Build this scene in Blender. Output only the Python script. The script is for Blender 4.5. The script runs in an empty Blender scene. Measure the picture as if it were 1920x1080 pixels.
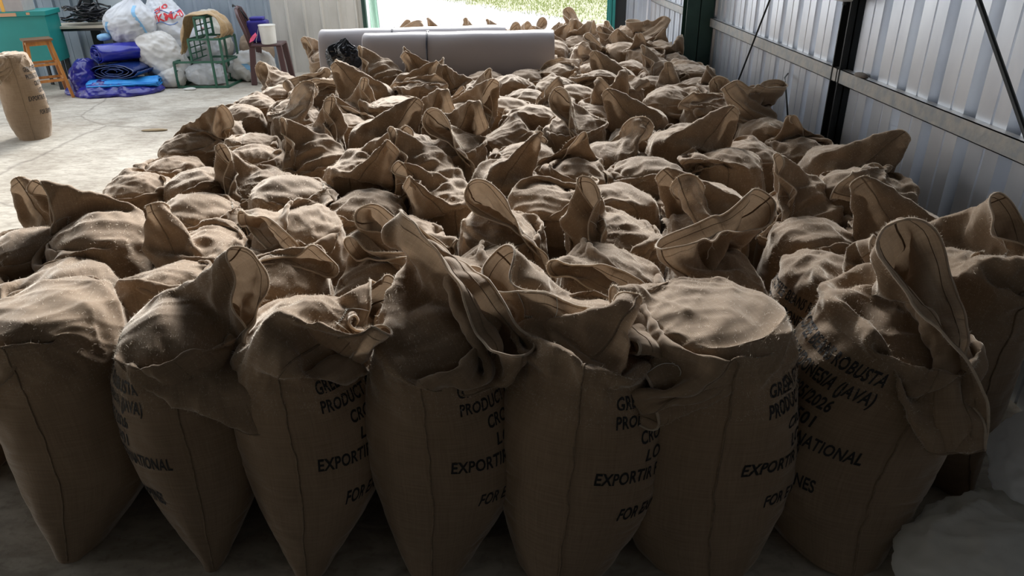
import bpy, bmesh, math, random, time
import numpy as np
from mathutils import Vector, Matrix, noise
R = math.radians
sc = bpy.context.scene
COL = sc.collection
# ------------------------------------------------------------------ camera
PITCH, ROLL, CAM_H = R(26), R(1.0), 2.1
cam = bpy.data.objects.new('camera', bpy.data.cameras.new('camera')); COL.objects.link(cam)
cam.matrix_world = Matrix.Translation((0, 0, CAM_H)) @ Matrix.Rotation(R(90) - PITCH, 4, 'X') @ Matrix.Rotation(-ROLL, 4, 'Z')
cam.data.lens = 1350 / 1920 * 36; cam.data.sensor_width = 36; cam.data.clip_end = 300
sc.camera = cam
# ------------------------------------------------------------------ colour management
sc.view_settings.view_transform = 'Standard'; sc.view_settings.look = 'None'
sc.view_settings.gamma = 1; sc.view_settings.exposure = 0.25; sc.view_settings.use_curve_mapping = False
sc.cycles.use_denoising = True
sc.cycles.max_bounces = 8; sc.cycles.diffuse_bounces = 5; sc.cycles.transparent_max_bounces = 8
# ------------------------------------------------------------------ sky
SKY = 2.3
world = bpy.data.worlds.new('sky'); sc.world = world; world.use_nodes = True
nt = world.node_tree; bg = nt.nodes['Background']
geo = nt.nodes.new('ShaderNodeTexCoord'); sep = nt.nodes.new('ShaderNodeSeparateXYZ'); ramp = nt.nodes.new('ShaderNodeValToRGB')
nt.links.new(geo.outputs['Generated'], sep.inputs[0]); nt.links.new(sep.outputs['Z'], ramp.inputs[0]); nt.links.new(ramp.outputs[0], bg.inputs[0])
ramp.color_ramp.elements[0].color = (1, .97, .93, 1); ramp.color_ramp.elements[1].color = (.80, .88, 1, 1)
bg.inputs[1].default_value = SKY
sun = bpy.data.objects.new('sun', bpy.data.lights.new('sun', 'SUN')); COL.objects.link(sun)   # hazy low sun beyond the doorway
sun.data.energy = 11.0; sun.data.angle = R(24); sun.data.color = (1, .98, .95)
sun.rotation_euler = (R(-68), 0, R(-6))
# portals: they give off nothing, they only tell the renderer where the sky comes in (the doorway and a roof opening added to light the inside)
def portal(name, loc, rot, sx, sy):
    l = bpy.data.lights.new(name, 'AREA'); l.shape = 'RECTANGLE'; l.size = sx; l.size_y = sy; l.cycles.is_portal = True
    o = bpy.data.objects.new(name, l); COL.objects.link(o); o.location = loc; o.rotation_euler = rot; return o
DOOR_X0, DOOR_X1, DOOR_H, WALL_Y, ROOF_Z = -2.42, 1.72, 4.4, 13.2, 4.6
WR_X, WL_X, WB_Y = 2.46, -9.5, -3.5
STRIP_Y0, STRIP_X0 = 9.2, -8.0
LIGHT_GAP_Z = 2.25     # front wall's left part stops here, a gap added to let light in
portal('sky_portal_door', ((DOOR_X0 + DOOR_X1) / 2, WALL_Y + .1, DOOR_H / 2), (R(-90), 0, 0), DOOR_X1 - DOOR_X0, DOOR_H)
portal('sky_portal_roof', ((STRIP_X0 + WR_X) / 2, (STRIP_Y0 + WALL_Y) / 2, ROOF_Z + .1), (0, 0, 0), WR_X - STRIP_X0, WALL_Y - STRIP_Y0)

portal('sky_portal_gap', ((WL_X + DOOR_X0) / 2, WALL_Y + .1, (LIGHT_GAP_Z + ROOF_Z) / 2), (R(-90), 0, 0), DOOR_X0 - WL_X, ROOF_Z - LIGHT_GAP_Z)
SIDE_Y0, SIDE_H = 1.0, 3.4     # the left side of the shed is open
portal('sky_portal_side', (WL_X - .1, (SIDE_Y0 + WALL_Y) / 2, SIDE_H / 2), (0, R(-90), 0), SIDE_H, WALL_Y - SIDE_Y0)

# ------------------------------------------------------------------ helpers
def tag(o, label=None, cat=None, group=None, kind=None):
    if label: o['label'] = label
    if cat: o['category'] = cat
    if group: o['group'] = group
    if kind: o['kind'] = kind
    return o
def link(name, me, parent=None, mats=None):
    o = bpy.data.objects.new(name, me); COL.objects.link(o)
    if parent is not None: o.parent = parent
    return o
def empty(name, loc, rz=0):
    o = bpy.data.objects.new(name, None); COL.objects.link(o); o.location = loc; o.rotation_euler = (0, 0, rz); o.empty_display_size = .1
    return o
class MB:
    """collects shapes; build() links them as one mesh object"""
    def __init__(s): s.v = []; s.f = []
    def add(s, v, f):
        n = len(s.v); s.v += [tuple(p) for p in v]; s.f += [tuple(i + n for i in q) for q in f]; return s
    def box(s, x0, x1, y0, y1, z0, z1, M=None):
        v = [Vector((x, y, z)) for x in (x0, x1) for y in (y0, y1) for z in (z0, z1)]
        if M is not None: v = [M @ p for p in v]
        return s.add(v, [(0,1,3,2),(4,6,7,5),(0,4,5,1),(2,3,7,6),(0,2,6,4),(1,5,7,3)])
    def bar(s, a, b, w, h=None, up=(0,0,1)):
        a, b = Vector(a), Vector(b); d = (b - a).normalized(); up = Vector(up)
        if abs(d.dot(up)) > .95: up = Vector((0,1,0))
        sx = d.cross(up).normalized(); sy = sx.cross(d); h = h or w
        v = [p + sx * (w/2*i) + sy * (h/2*j) for p in (a, b) for i, j in ((-1,-1),(1,-1),(1,1),(-1,1))]
        return s.add(v, [(0,3,2,1),(4,5,6,7),(0,1,5,4),(1,2,6,5),(2,3,7,6),(3,0,4,7)])
    def tube(s, pts, r, n=8, closed=False, ry=None):
        pts = [Vector(p) for p in pts]; m = len(pts); v = []; f = []; up = Vector((0,0,1)); prev = None
        for i, p in enumerate(pts):
            if closed: d = pts[(i+1) % m] - pts[i-1]
            else: d = pts[min(i+1, m-1)] - pts[max(i-1, 0)]
            d = d.normalized() if d.length > 1e-9 else Vector((0,0,1))
            if prev is None:
                a = d.cross(up); a = a if a.length > .1 else d.cross(Vector((1,0,0)))
            else: a = prev - d * prev.dot(d)
            a.normalize(); b = d.cross(a); prev = a
            rr = r[i] if isinstance(r, (list, tuple)) else r
            for k in range(n):
                t = 2*math.pi*k/n; v.append(p + a*(math.cos(t)*rr) + b*(math.sin(t)*rr))
        for i in range(m if closed else m-1):
            for k in range(n):
                a0, a1 = i*n+k, i*n+(k+1) % n; j = (i+1) % m; f.append((a0, a1, j*n+(k+1) % n, j*n+k))
        if not closed: f.append(tuple(range(n-1, -1, -1))); f.append(tuple((m-1)*n+k for k in range(n)))
        return s.add(v, f)
    def lathe(s, prof, c=(0,0,0), n=32):
        v = []; f = []; m = len(prof)
        for r, z in prof:
            for k in range(n):
                t = 2*math.pi*k/n; v.append((c[0]+r*math.cos(t), c[1]+r*math.sin(t), c[2]+z))
        for i in range(m-1):
            for k in range(n): f.append((i*n+k, i*n+(k+1) % n, (i+1)*n+(k+1) % n, (i+1)*n+k))
        f.append(tuple(range(n-1, -1, -1))); f.append(tuple((m-1)*n+k for k in range(n)))
        return s.add(v, f)
    def build(s, name, m, parent=None, smooth=False, bevel=0, sub=0, solid=0):
        me = bpy.data.meshes.new(name); me.from_pydata([tuple(p) for p in s.v], [], s.f); me.update()
        me.materials.append(m)
        if smooth: me.polygons.foreach_set('use_smooth', [True]*len(me.polygons))
        o = link(name, me, parent)
        if solid: d = o.modifiers.new('solid', 'SOLIDIFY'); d.thickness = solid
        if bevel: b = o.modifiers.new('bevel', 'BEVEL'); b.width = bevel; b.segments = 2; b.limit_method = 'ANGLE'
        if sub: b = o.modifiers.new('sub', 'SUBSURF'); b.levels = b.render_levels = sub
        return o
def mat(name, col, rough=.6, metal=0, noise_amt=0, noise_scale=5, col2=None, bump=0, bump_scale=40, transmit=0, sheen=0, coat=0, stretch=None, detail=6):
    m = bpy.data.materials.new(name); m.use_nodes = True; t = m.node_tree; N = t.nodes; L = t.links
    b = N['Principled BSDF']; b.inputs['Base Color'].default_value = (*col, 1); b.inputs['Roughness'].default_value = rough; b.inputs['Metallic'].default_value = metal
    b.inputs['Sheen Weight'].default_value = sheen; b.inputs['Coat Weight'].default_value = coat
    tc = N.new('ShaderNodeTexCoord'); src = tc.outputs['Object']
    if stretch:
        mp = N.new('ShaderNodeMapping'); mp.inputs['Scale'].default_value = stretch; L.new(src, mp.inputs[0]); src = mp.outputs[0]
    if noise_amt or col2:
        n = N.new('ShaderNodeTexNoise'); n.inputs['Scale'].default_value = noise_scale; n.inputs['Detail'].default_value = detail; L.new(src, n.inputs['Vector'])
        mr = N.new('ShaderNodeMapRange'); mr.inputs[1].default_value = .35; mr.inputs[2].default_value = .65; L.new(n.outputs[0], mr.inputs[0])
        mx = N.new('ShaderNodeMix'); mx.data_type = 'RGBA'; mx.inputs[6].default_value = (*col, 1)
        mx.inputs[7].default_value = (*(col2 or tuple(c*(1-noise_amt) for c in col)), 1)
        L.new(mr.outputs[0], mx.inputs[0]); L.new(mx.outputs[2], b.inputs['Base Color'])
    if bump:
        n2 = N.new('ShaderNodeTexNoise'); n2.inputs['Scale'].default_value = bump_scale; n2.inputs['Detail'].default_value = 5; L.new(src, n2.inputs['Vector'])
        bp = N.new('ShaderNodeBump'); bp.inputs['Strength'].default_value = bump; bp.inputs['Distance'].default_value = .01; L.new(n2.outputs[0], bp.inputs['Height']); L.new(bp.outputs[0], b.inputs['Normal'])
    if transmit:
        tr = N.new('ShaderNodeBsdfTranslucent'); tr.inputs[0].default_value = (*col, 1); ms = N.new('ShaderNodeMixShader'); ms.inputs[0].default_value = transmit
        L.new(b.outputs[0], ms.inputs[1]); L.new(tr.outputs[0], ms.inputs[2]); L.new(ms.outputs[0], N['Material Output'].inputs[0])
    return m
# ------------------------------------------------------------------ materials
def concrete():
    m = bpy.data.materials.new('concrete'); m.use_nodes = True; t = m.node_tree; N = t.nodes; L = t.links; b = N['Principled BSDF']; b.inputs['Roughness'].default_value = .75
    tc = N.new('ShaderNodeTexCoord'); src = tc.outputs['Object']
    def nz(s, d=6, st=None, dist=0):
        n = N.new('ShaderNodeTexNoise'); n.inputs['Scale'].default_value = s; n.inputs['Detail'].default_value = d; n.inputs['Distortion'].default_value = dist
        if st:
            mp = N.new('ShaderNodeMapping'); mp.inputs['Scale'].default_value = st; L.new(src, mp.inputs[0]); L.new(mp.outputs[0], n.inputs['Vector'])
        else: L.new(src, n.inputs['Vector'])
        return n
    def rp(n, a, b2, ca, cb):
        r = N.new('ShaderNodeValToRGB'); e = r.color_ramp.elements; e[0].position = a; e[1].position = b2; e[0].color = (*ca, 1); e[1].color = (*cb, 1); L.new(n, r.inputs[0]); return r
    def mul(a, b2, f=1.0):
        x = N.new('ShaderNodeMix'); x.data_type = 'RGBA'; x.blend_type = 'MULTIPLY'; x.inputs[0].default_value = f; L.new(a, x.inputs[6]); L.new(b2, x.inputs[7]); return x.outputs[2]
    base = rp(nz(1.1, 8, None, .6).outputs[0], .38, .62, (.38, .34, .275), (.56, .52, .44))
    c = mul(base.outputs[0], rp(nz(5, 9, (1, 2.4, 1), 1.2).outputs[0], .40, .58, (.74, .72, .70), (1, 1, 1)).outputs[0], .9)
    c = mul(c, rp(nz(28, 4).outputs[0], .36, .46, (.78, .76, .74), (1, 1, 1)).outputs[0], .7)
    vo = N.new('ShaderNodeTexVoronoi'); vo.feature = 'DISTANCE_TO_EDGE'; vo.inputs['Scale'].default_value = .33
    wn = nz(2.2, 6); ad = N.new('ShaderNodeMix'); ad.data_type = 'VECTOR'; ad.factor_mode = 'UNIFORM'; ad.inputs[0].default_value = .16
    L.new(src, ad.inputs[4]); L.new(wn.outputs['Color'], ad.inputs[5]); L.new(ad.outputs[1], vo.inputs['Vector'])
    c = mul(c, rp(vo.outputs[0], .0, .006, (.35, .32, .3), (1, 1, 1)).outputs[0], .6)
    L.new(c, b.inputs['Base Color'])
    bp = N.new('ShaderNodeBump'); bp.inputs['Strength'].default_value = .5; bp.inputs['Distance'].default_value = .012; L.new(nz(9, 8).outputs[0], bp.inputs['Height']); L.new(bp.outputs[0], b.inputs['Normal'])
    return m
def jute(name, col, col2, transl=.14):
    m = bpy.data.materials.new(name); m.use_nodes = True; t = m.node_tree; N = t.nodes; L = t.links; b = N['Principled BSDF']
    b.inputs['Roughness'].default_value = .85; b.inputs['Specular IOR Level'].default_value = .25
    b.inputs['Sheen Weight'].default_value = 1.0; b.inputs['Sheen Roughness'].default_value = .3; b.inputs['Sheen Tint'].default_value = (1, .93, .84, 1)
    uv = N.new('ShaderNodeUVMap'); uv.uv_map = 'cloth'
    def wave(axis, sc_):
        w = N.new('ShaderNodeTexWave'); w.wave_type = 'BANDS'; w.bands_direction = axis; w.inputs['Scale'].default_value = sc_; w.inputs['Distortion'].default_value = .6; w.inputs['Detail'].default_value = 1; L.new(uv.outputs[0], w.inputs['Vector']); return w
    w1, w2 = wave('X', 95), wave('Y', 95)
    mx = N.new('ShaderNodeMath'); mx.operation = 'MULTIPLY'; L.new(w1.outputs[1], mx.inputs[0]); L.new(w2.outputs[1], mx.inputs[1])
    mpa = N.new('ShaderNodeMapping'); mpa.inputs['Scale'].default_value = (7, 160, 1); L.new(uv.outputs[0], mpa.inputs[0])
    n1 = N.new('ShaderNodeTexNoise'); n1.inputs['Scale'].default_value = 1; n1.inputs['Detail'].default_value = 3; L.new(mpa.outputs[0], n1.inputs['Vector'])
    mpb = N.new('ShaderNodeMapping'); mpb.inputs['Scale'].default_value = (160, 7, 1); L.new(uv.outputs[0], mpb.inputs[0])
    n2 = N.new('ShaderNodeTexNoise'); n2.inputs['Scale'].default_value = 1; n2.inputs['Detail'].default_value = 3; L.new(mpb.outputs[0], n2.inputs['Vector'])
    n3 = N.new('ShaderNodeTexNoise'); n3.inputs['Scale'].default_value = 4; n3.inputs['Detail'].default_value = 5; L.new(uv.outputs[0], n3.inputs['Vector'])
    ad = N.new('ShaderNodeMath'); ad.operation = 'ADD'; L.new(n1.outputs[0], ad.inputs[0]); L.new(n2.outputs[0], ad.inputs[1])
    ad2 = N.new('ShaderNodeMath'); ad2.operation = 'ADD'; L.new(ad.outputs[0], ad2.inputs[0]); L.new(n3.outputs[0], ad2.inputs[1])
    mr = N.new('ShaderNodeMapRange'); mr.inputs[1].default_value = 1.1; mr.inputs[2].default_value = 1.9; L.new(ad2.outputs[0], mr.inputs[0])
    c = N.new('ShaderNodeMix'); c.data_type = 'RGBA'; c.inputs[6].default_value = (*col2, 1); c.inputs[7].default_value = (*col, 1); L.new(mr.outputs[0], c.inputs[0])
    oi = N.new('ShaderNodeObjectInfo'); hv = N.new('ShaderNodeHueSaturation'); mr2 = N.new('ShaderNodeMapRange'); mr2.inputs[3].default_value = .86; mr2.inputs[4].default_value = 1.12
    L.new(oi.outputs['Random'], mr2.inputs[0]); L.new(mr2.outputs[0], hv.inputs['Value']); L.new(c.outputs[2], hv.inputs['Color']); L.new(hv.outputs[0], b.inputs['Base Color'])
    # weave and the fine horizontal crumples
    mpc = N.new('ShaderNodeMapping'); mpc.inputs['Scale'].default_value = (5, 34, 1); L.new(uv.outputs[0], mpc.inputs[0])
    n4 = N.new('ShaderNodeTexNoise'); n4.inputs['Scale'].default_value = 1; n4.inputs['Detail'].default_value = 4; L.new(mpc.outputs[0], n4.inputs['Vector'])
    b1 = N.new('ShaderNodeBump'); b1.inputs['Strength'].default_value = .5; b1.inputs['Distance'].default_value = .008; L.new(n4.outputs[0], b1.inputs['Height'])
    b2 = N.new('ShaderNodeBump'); b2.inputs['Strength'].default_value = .45; b2.inputs['Distance'].default_value = .0009; L.new(mx.outputs[0], b2.inputs['Height']); L.new(b1.outputs[0], b2.inputs['Normal'])
    L.new(b2.outputs[0], b.inputs['Normal'])
    tr = N.new('ShaderNodeBsdfTranslucent'); L.new(hv.outputs[0], tr.inputs[0]); L.new(b2.outputs[0], tr.inputs['Normal'])
    ms = N.new('ShaderNodeMixShader'); ms.inputs[0].default_value = transl; L.new(b.outputs[0], ms.inputs[1]); L.new(tr.outputs[0], ms.inputs[2]); L.new(ms.outputs[0], N['Material Output'].inputs[0])
    return m
M = {}
M['jute'] = jute('jute', (.37, .265, .175), (.265, .186, .12))
M['hem'] = mat('jute_hem', (.74, .62, .48), .9, noise_amt=.25, noise_scale=60, sheen=.6, transmit=.4)  # paler than the sack cloth: bright rim light put into the hem colour
M['seam'] = mat('jute_seam', (.27, .19, .12), .9, noise_amt=.3, noise_scale=60, bump=.4, bump_scale=200)
M['fibre'] = mat('jute_fibre', (.86, .77, .65), .8, transmit=.5)  # near white, so backlit rim light is partly put into the fibre colour
M['thread'] = mat('white_thread', (.75, .72, .66), .7)
M['ink'] = mat('black_ink', (.012, .011, .012), .7)
M['concrete'] = concrete()
M['zinc'] = mat('zinc_sheet', (.86, .91, .98), .34, .75, noise_scale=3.5, col2=(.74, .79, .87), bump=.12, bump_scale=6, stretch=(1, 1, .5))
M['zinc_blue'] = mat('blue_zinc_sheet', (.36, .42, .49), .5, .2, noise_scale=3, col2=(.28, .34, .40), bump=.1, bump_scale=5, stretch=(1, 1, .4))
M['zinc_pale'] = mat('pale_zinc_sheet', (.60, .59, .55), .55, .2, noise_scale=3, col2=(.50, .49, .45), stretch=(1, 1, .4))
M['galv'] = mat('galvanised_steel', (.30, .32, .33), .5, .6, noise_scale=14, col2=(.42, .40, .37), bump=.2, bump_scale=30)
M['black_steel'] = mat('black_steel', (.018, .022, .024), .45, .2)
M['green_steel'] = mat('dark_green_steel', (.012, .045, .035), .45, .1, noise_scale=6, col2=(.02, .06, .045))
M['teal_steel'] = mat('teal_steel', (.02, .20, .19), .45, .1)
M['roof'] = mat('roof_sheet', (.13, .14, .15), .5, .4)

# ------------------------------------------------------------------ the shed
def slab(name, x0, x1, y0, y1, z0, z1, m):
    o = MB().box(x0, x1, y0, y1, z0, z1).build(name, m); tag(o, kind='structure'); return o
slab('floor', WL_X - .2, WR_X + .2, WB_Y - .2, WALL_Y, -.2, 0, M['concrete'])
def trapezoid(name, p0, p1, z0, z1, pitch, depth, m, side=1, rib=.3, groove=True, inset=False):
    """profiled steel sheet standing from p0 to p1; ribs stick out towards side"""
    p0 = Vector((*p0, 0)); p1 = Vector((*p1, 0)); L_ = (p1-p0).length; d = (p1-p0).normalized(); n = Vector((-d.y, d.x, 0)) * side
    prof = []; s = 0
    while s < L_:
        seq = [(0, 0), (.27, 0), (.28, .12), (.31, .12), (.32, 0), (1-rib-.10, 0), (1-rib-.02, 1), (.92, 1), (1., 0)]
        if not groove: seq = [(0, 0), (1-rib-.10, 0), (1-rib-.02, 1), (.92, 1), (1., 0)]
        if inset: seq = [(0, 1), (.30, 1), (.315, .82), (.335, .82), (.35, 1), (.70, 1), (.76, 0), (.94, 0), (1., 1)]
        for a, h in seq[:-1]: prof.append((s + a*pitch, h*depth))
        s += pitch
    prof = [q for q in prof if q[0] <= L_] + [(L_, 0)]
    th = .004; b = MB(); v = []; k = len(prof)
    for off in (0, -th):
        for z in (z0, z1):
            for s_, h in prof: v.append(Vector((p0.x, p0.y, 0)) + d*s_ + n*(h+off) + Vector((0, 0, z)))
    f = []
    for i in range(k-1):
        f.append((i, i+1, k+i+1, k+i)); f.append((2*k+i+1, 2*k+i, 3*k+i, 3*k+i+1)); f.append((k+i, k+i+1, 3*k+i+1, 3*k+i)); f.append((i+1, i, 2*k+i, 2*k+i+1))
    b.add(v, f); o = b.build(name, m); tag(o, kind='structure'); return o
trapezoid('wall_right', (WR_X + .085, WB_Y), (WR_X + .085, WALL_Y), 0, ROOF_Z, .37, .085, M['zinc'], side=1, rib=.72, inset=True)
trapezoid('wall_front_left', (-4.05, WALL_Y), (DOOR_X0 - .05, WALL_Y), 0, LIGHT_GAP_Z, .30, .035, M['zinc_pale'], side=-1, rib=.12)
trapezoid('wall_front_left', (WL_X, WALL_Y), (-4.05, WALL_Y), 0, LIGHT_GAP_Z, .30, .035, M['zinc_blue'], side=-1, rib=.12)
slab('wall_front_top', DOOR_X0 - .05, WR_X + .05, WALL_Y, WALL_Y + .05, DOOR_H, ROOF_Z, M['zinc_blue'])
trapezoid('wall_front_right', (DOOR_X1 + .3, WALL_Y), (WR_X + .05, WALL_Y), 0, ROOF_Z, .235, .04, M['zinc'], side=-1)
trapezoid('wall_left', (WL_X, WB_Y), (WL_X, SIDE_Y0), 0, ROOF_Z, .3, .04, M['roof'], side=-1)
trapezoid('wall_back', (WL_X, WB_Y), (WR_X, WB_Y), 0, ROOF_Z, .3, .04, M['roof'], side=1)
slab('ceiling', WL_X, WR_X + .1, WB_Y, STRIP_Y0, ROOF_Z, ROOF_Z + .05, M['roof'])
slab('ceiling', WL_X, STRIP_X0, STRIP_Y0, WALL_Y, ROOF_Z, ROOF_Z + .05, M['roof'])
# rails and posts of the right wall
GX = WR_X - .055
def girt(y0, y1, z):
    b = MB(); b.box(GX, WR_X, y0, y1, z + .045, z + .05); b.box(GX, GX + .006, y0, y1, z - .05, z + .05); b.box(GX, GX+.03, y0, y1, z - .05, z - .045)
    o = b.build('trim_girt', M['galv']); tag(o, kind='structure')
girt(WB_Y, 5.40, 1.15); girt(5.42, 9.05, 1.15); girt(9.27, 12.9, 1.15); girt(WB_Y, 5.4, 3.0); girt(5.42, 9.05, 3.0); girt(9.27, 12.9, 3.0)
def post(x0, x1, y0, y1, m):
    b = MB(); t = .012; b.box(x0, x1, y0, y0+t, 0, ROOF_Z); b.box(x0, x1, y1-t, y1, 0, ROOF_Z); b.box((x0+x1)/2-.005, (x0+x1)/2+.005, y0, y1, 0, ROOF_Z)
    o = b.build('trim_post', m); tag(o, kind='structure')
post(WR_X - .06, WR_X + .04, 5.36, 5.50, M['black_steel'])
post(WR_X - .34, WR_X - .02, 9.05, 9.27, M['green_steel'])
post(DOOR_X1, DOOR_X1 + .11, WALL_Y - .2, WALL_Y + .05, M['teal_steel'])
tag(MB().box(DOOR_X1 + .11, DOOR_X1 + .30, WALL_Y - .16, WALL_Y, 0, ROOF_Z).build('trim_post', M['black_steel']), kind='structure')
tag(MB().box(DOOR_X0 - .06, DOOR_X0, WALL_Y - .06, WALL_Y + .06, 0, ROOF_Z).build('trim_door_frame', M['green_steel']), kind='structure')
# the ground outside
def ground():
    m = bpy.data.materials.new('gravel_and_grass'); m.use_nodes = True; t = m.node_tree; N = t.nodes; L = t.links; b = N['Principled BSDF']; b.inputs['Roughness'].default_value = .95
    tc = N.new('ShaderNodeTexCoord'); src = tc.outputs['Object']
    n = N.new('ShaderNodeTexNoise'); n.inputs['Scale'].default_value = 7; n.inputs['Detail'].default_value = 10; n.inputs['Roughness'].default_value = .75; L.new(src, n.inputs[0])
    r = N.new('ShaderNodeValToRGB'); e = r.color_ramp.elements; e[0].position = .35; e[1].position = .6; e[0].color = (.075, .074, .08, 1); e[1].color = (.20, .198, .212, 1); L.new(n.outputs[0], r.inputs[0])
    n2 = N.new('ShaderNodeTexNoise'); n2.inputs['Scale'].default_value = 2.2; n2.inputs['Detail'].default_value = 8; L.new(src, n2.inputs[0])
    r2 = N.new('ShaderNodeValToRGB'); e = r2.color_ramp.elements; e[0].position = .35; e[1].position = .65; e[0].color = (.12, .15, .04, 1); e[1].color = (.22, .21, .12, 1); L.new(n2.outputs[0], r2.inputs[0])
    sp = N.new('ShaderNodeSeparateXYZ'); L.new(src, sp.inputs[0])
    a = N.new('ShaderNodeMath'); a.operation = 'MULTIPLY_ADD'; a.inputs[1].default_value = 2.0; L.new(sp.outputs['X'], a.inputs[0]); L.new(sp.outputs['Y'], a.inputs[2])
    n3 = N.new('ShaderNodeTexNoise'); n3.inputs['Scale'].default_value = .5; n3.inputs['Detail'].default_value = 5; L.new(src, n3.inputs[0])
    a2 = N.new('ShaderNodeMath'); a2.operation = 'MULTIPLY_ADD'; a2.inputs[1].default_value = 7; L.new(n3.outputs[0], a2.inputs[0]); L.new(a.outputs[0], a2.inputs[2])
    mr = N.new('ShaderNodeMapRange'); mr.inputs[1].default_value = 28.0; mr.inputs[2].default_value = 29.2; L.new(a2.outputs[0], mr.inputs[0])
    mx = N.new('ShaderNodeMix'); mx.data_type = 'RGBA'; L.new(mr.outputs[0], mx.inputs[0]); L.new(r.outputs[0], mx.inputs[6]); L.new(r2.outputs[0], mx.inputs[7]); L.new(mx.outputs[2], b.inputs['Base Color'])
    bp = N.new('ShaderNodeBump'); bp.inputs['Strength'].default_value = .8; bp.inputs['Distance'].default_value = .03; L.new(n.outputs[0], bp.inputs['Height']); L.new(bp.outputs[0], b.inputs['Normal'])
    return m
GM = ground(); g = slab('ground', -40, 40, WALL_Y, 90, -.25, -.02, GM)
slab('ground', -40, WL_X - .2, -10, WALL_Y, -.25, -.02, GM)
slab('wall_left', WL_X - .05, WL_X, SIDE_Y0, WALL_Y, SIDE_H, ROOF_Z, M['roof'])
# ------------------------------------------------------------------ sack cloth: a small position-based cloth solver
def simulate(V, N=64, M=61, H=1.265, W=0.78, steps=220, iters=8, seed=1, log=False):
    rng=np.random.default_rng(seed); K=len(V)
    du=2*W/N; dv=H/(M-1)
    g=lambda k,d: np.array([v.get(k,d) for v in V],float)
    th=np.arange(N)/N*2*np.pi
    # --- body profile: (arc length s -> z, half thickness a, half depth b)
    zz=np.linspace(0,.7,200); R=2*W/(2*np.pi)
    def prof(k):
        zb=V[k].get('zb',.36); am=V[k].get('a',.245); a0=V[k].get('a0',.10); ash=V[k].get('ash',.185)
        zs=V[k].get('zs',.66)+.11
        z=np.linspace(0,zs,200)
        a=np.where(z<zb,a0+(am-a0)*np.sin(np.clip(z/zb,0,1)*np.pi/2)**.9,am+(ash-am)*np.clip((z-zb)/(zs-zb),0,1)**2.6)
        nar=1-.16*np.clip((z-zb)/(zs-zb),0,1)**3
        b=np.sqrt(np.maximum(2*R*R-a*a,.05)); b=np.minimum(b,W/2*.93)*V[k].get('by',1)*nar
        s=np.concatenate([[0],np.cumsum(np.hypot(np.diff(z),np.diff(a)*.7))])
        return z,a,b,s,zs
    P=np.zeros((K,M,N,3)); T=np.zeros_like(P); pin=np.zeros((K,M,1,1)); A=np.zeros((K,M)); B=np.zeros((K,M)); 
    ZA=np.zeros((K,200)); BA=np.zeros((K,200)); ZS=g('zs',.66)+.11; HD=g('hd',.2)*.42
    LUMP=np.zeros((K,M,N))
    for k in range(K):
        z,a,b,s,zs=prof(k); ZA[k]=a; BA[k]=b
        sv=np.arange(M)*dv
        zr=np.interp(sv,s,z); ar=np.interp(sv,s,a); br=np.interp(sv,s,b)
        over=np.clip(sv-s[-1],0,None)
        zr=zr+over*.97; f=np.clip(over/.26,0,1)
        ar=ar*(1-f)+.012*f; br=br*(1-f)+W/2*.98*f
        lx=V[k].get('lean',(0,0))
        for q in range(9):
            aa=rng.integers(1,5); bb=rng.uniform(1,12)
            LUMP[k]+=.0022*rng.normal()*np.sin(aa*th[None,:]+bb*zr[:,None]*1.4+rng.uniform(0,6))
        pw=.92
        cx=np.sign(np.sin(th))*np.abs(np.sin(th))**pw; cy=-np.sign(np.cos(th))*np.abs(np.cos(th))**pw
        P[k,...,0]=ar[:,None]*cx+LUMP[k]*cx; P[k,...,1]=br[:,None]*cy+LUMP[k]*cy; P[k,...,2]=zr[:,None]
        pin[k,:,0,0]=np.clip((zs*1.01-zr)/.14,0,1)**.7
    T[:]=P
    P[...,0]+=rng.normal(0,.003,P.shape[:-1]); Q=P.copy()
    mir=(-np.arange(N))%N
    sd=.08
    rs=M-1-int(round(sd/dv))
    dist=np.minimum(np.arange(N),N-np.arange(N))*du
    e0=g('e0',.2); e1=g('e1',.2)
    js=(dist[None]>=e0[:,None])&(dist[None]<=W-e1[:,None])
    gat=np.where(js,g('gather',.42)[:,None],1.)
    near=np.exp(-(dist/.16)**2)[None]; far=np.exp(-((W-dist)/.16)**2)[None]
    top=np.arange(M)*dv-(H-.24)
    ramp=np.clip(top/.14,0,1)[None,:,None]
    vec=lambda k,d: np.array([v.get(k,d) for v in V],float)[:,None,None]
    EF=(near[:,None,:,None]*ramp[...,None])*vec('f0',(0,0,1.2))+(far[:,None,:,None]*ramp[...,None])*vec('f1',(0,0,1.2))
    EF=EF+vec('fm',(0,0,0))*(js[:,None,:,None]*ramp[...,None])
    edge=np.clip((np.arange(M)*dv-(H-.16))/.12,0,1)[None,:,None]
    ON=((near*g('op0',.8)[:,None]+far*g('op1',.8)[:,None])*(~js))[:,None,:]*edge*10
    LT=np.clip((np.arange(M)*dv-.7)/.1,0,1)
    LK=.45+.75*np.clip((1.03-np.arange(M)*dv)/.2,0,1)
    WR=np.zeros((K,M,N,1)); t=np.arange(M)/(M-1)
    for k in range(K):
        for _ in range(16):
            a=rng.integers(2,14); b=rng.uniform(4,26)
            WR[k,...,0]+=rng.normal()*np.sin(a*th[None,:]+b*t[:,None]*3+rng.uniform(0,6))
    WR*=np.clip((t-.5)/.2,0,1)[None,:,None,None]*2.1
    bend=g('bend',.3)[:,None,None,None]
    dt=1/50.
    def con(A,B,L,s):
        d=B-A; l=np.sqrt((d*d).sum(-1,keepdims=True))+1e-9
        c=d*((l-L)/l*.5*s); A+=c; B-=c
    def conc(A,B,L,s):
        d=B-A; l=np.sqrt((d*d).sum(-1,keepdims=True))+1e-9
        c=d*(np.minimum(l-L,0)/l*.5*s); A+=c; B-=c
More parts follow.
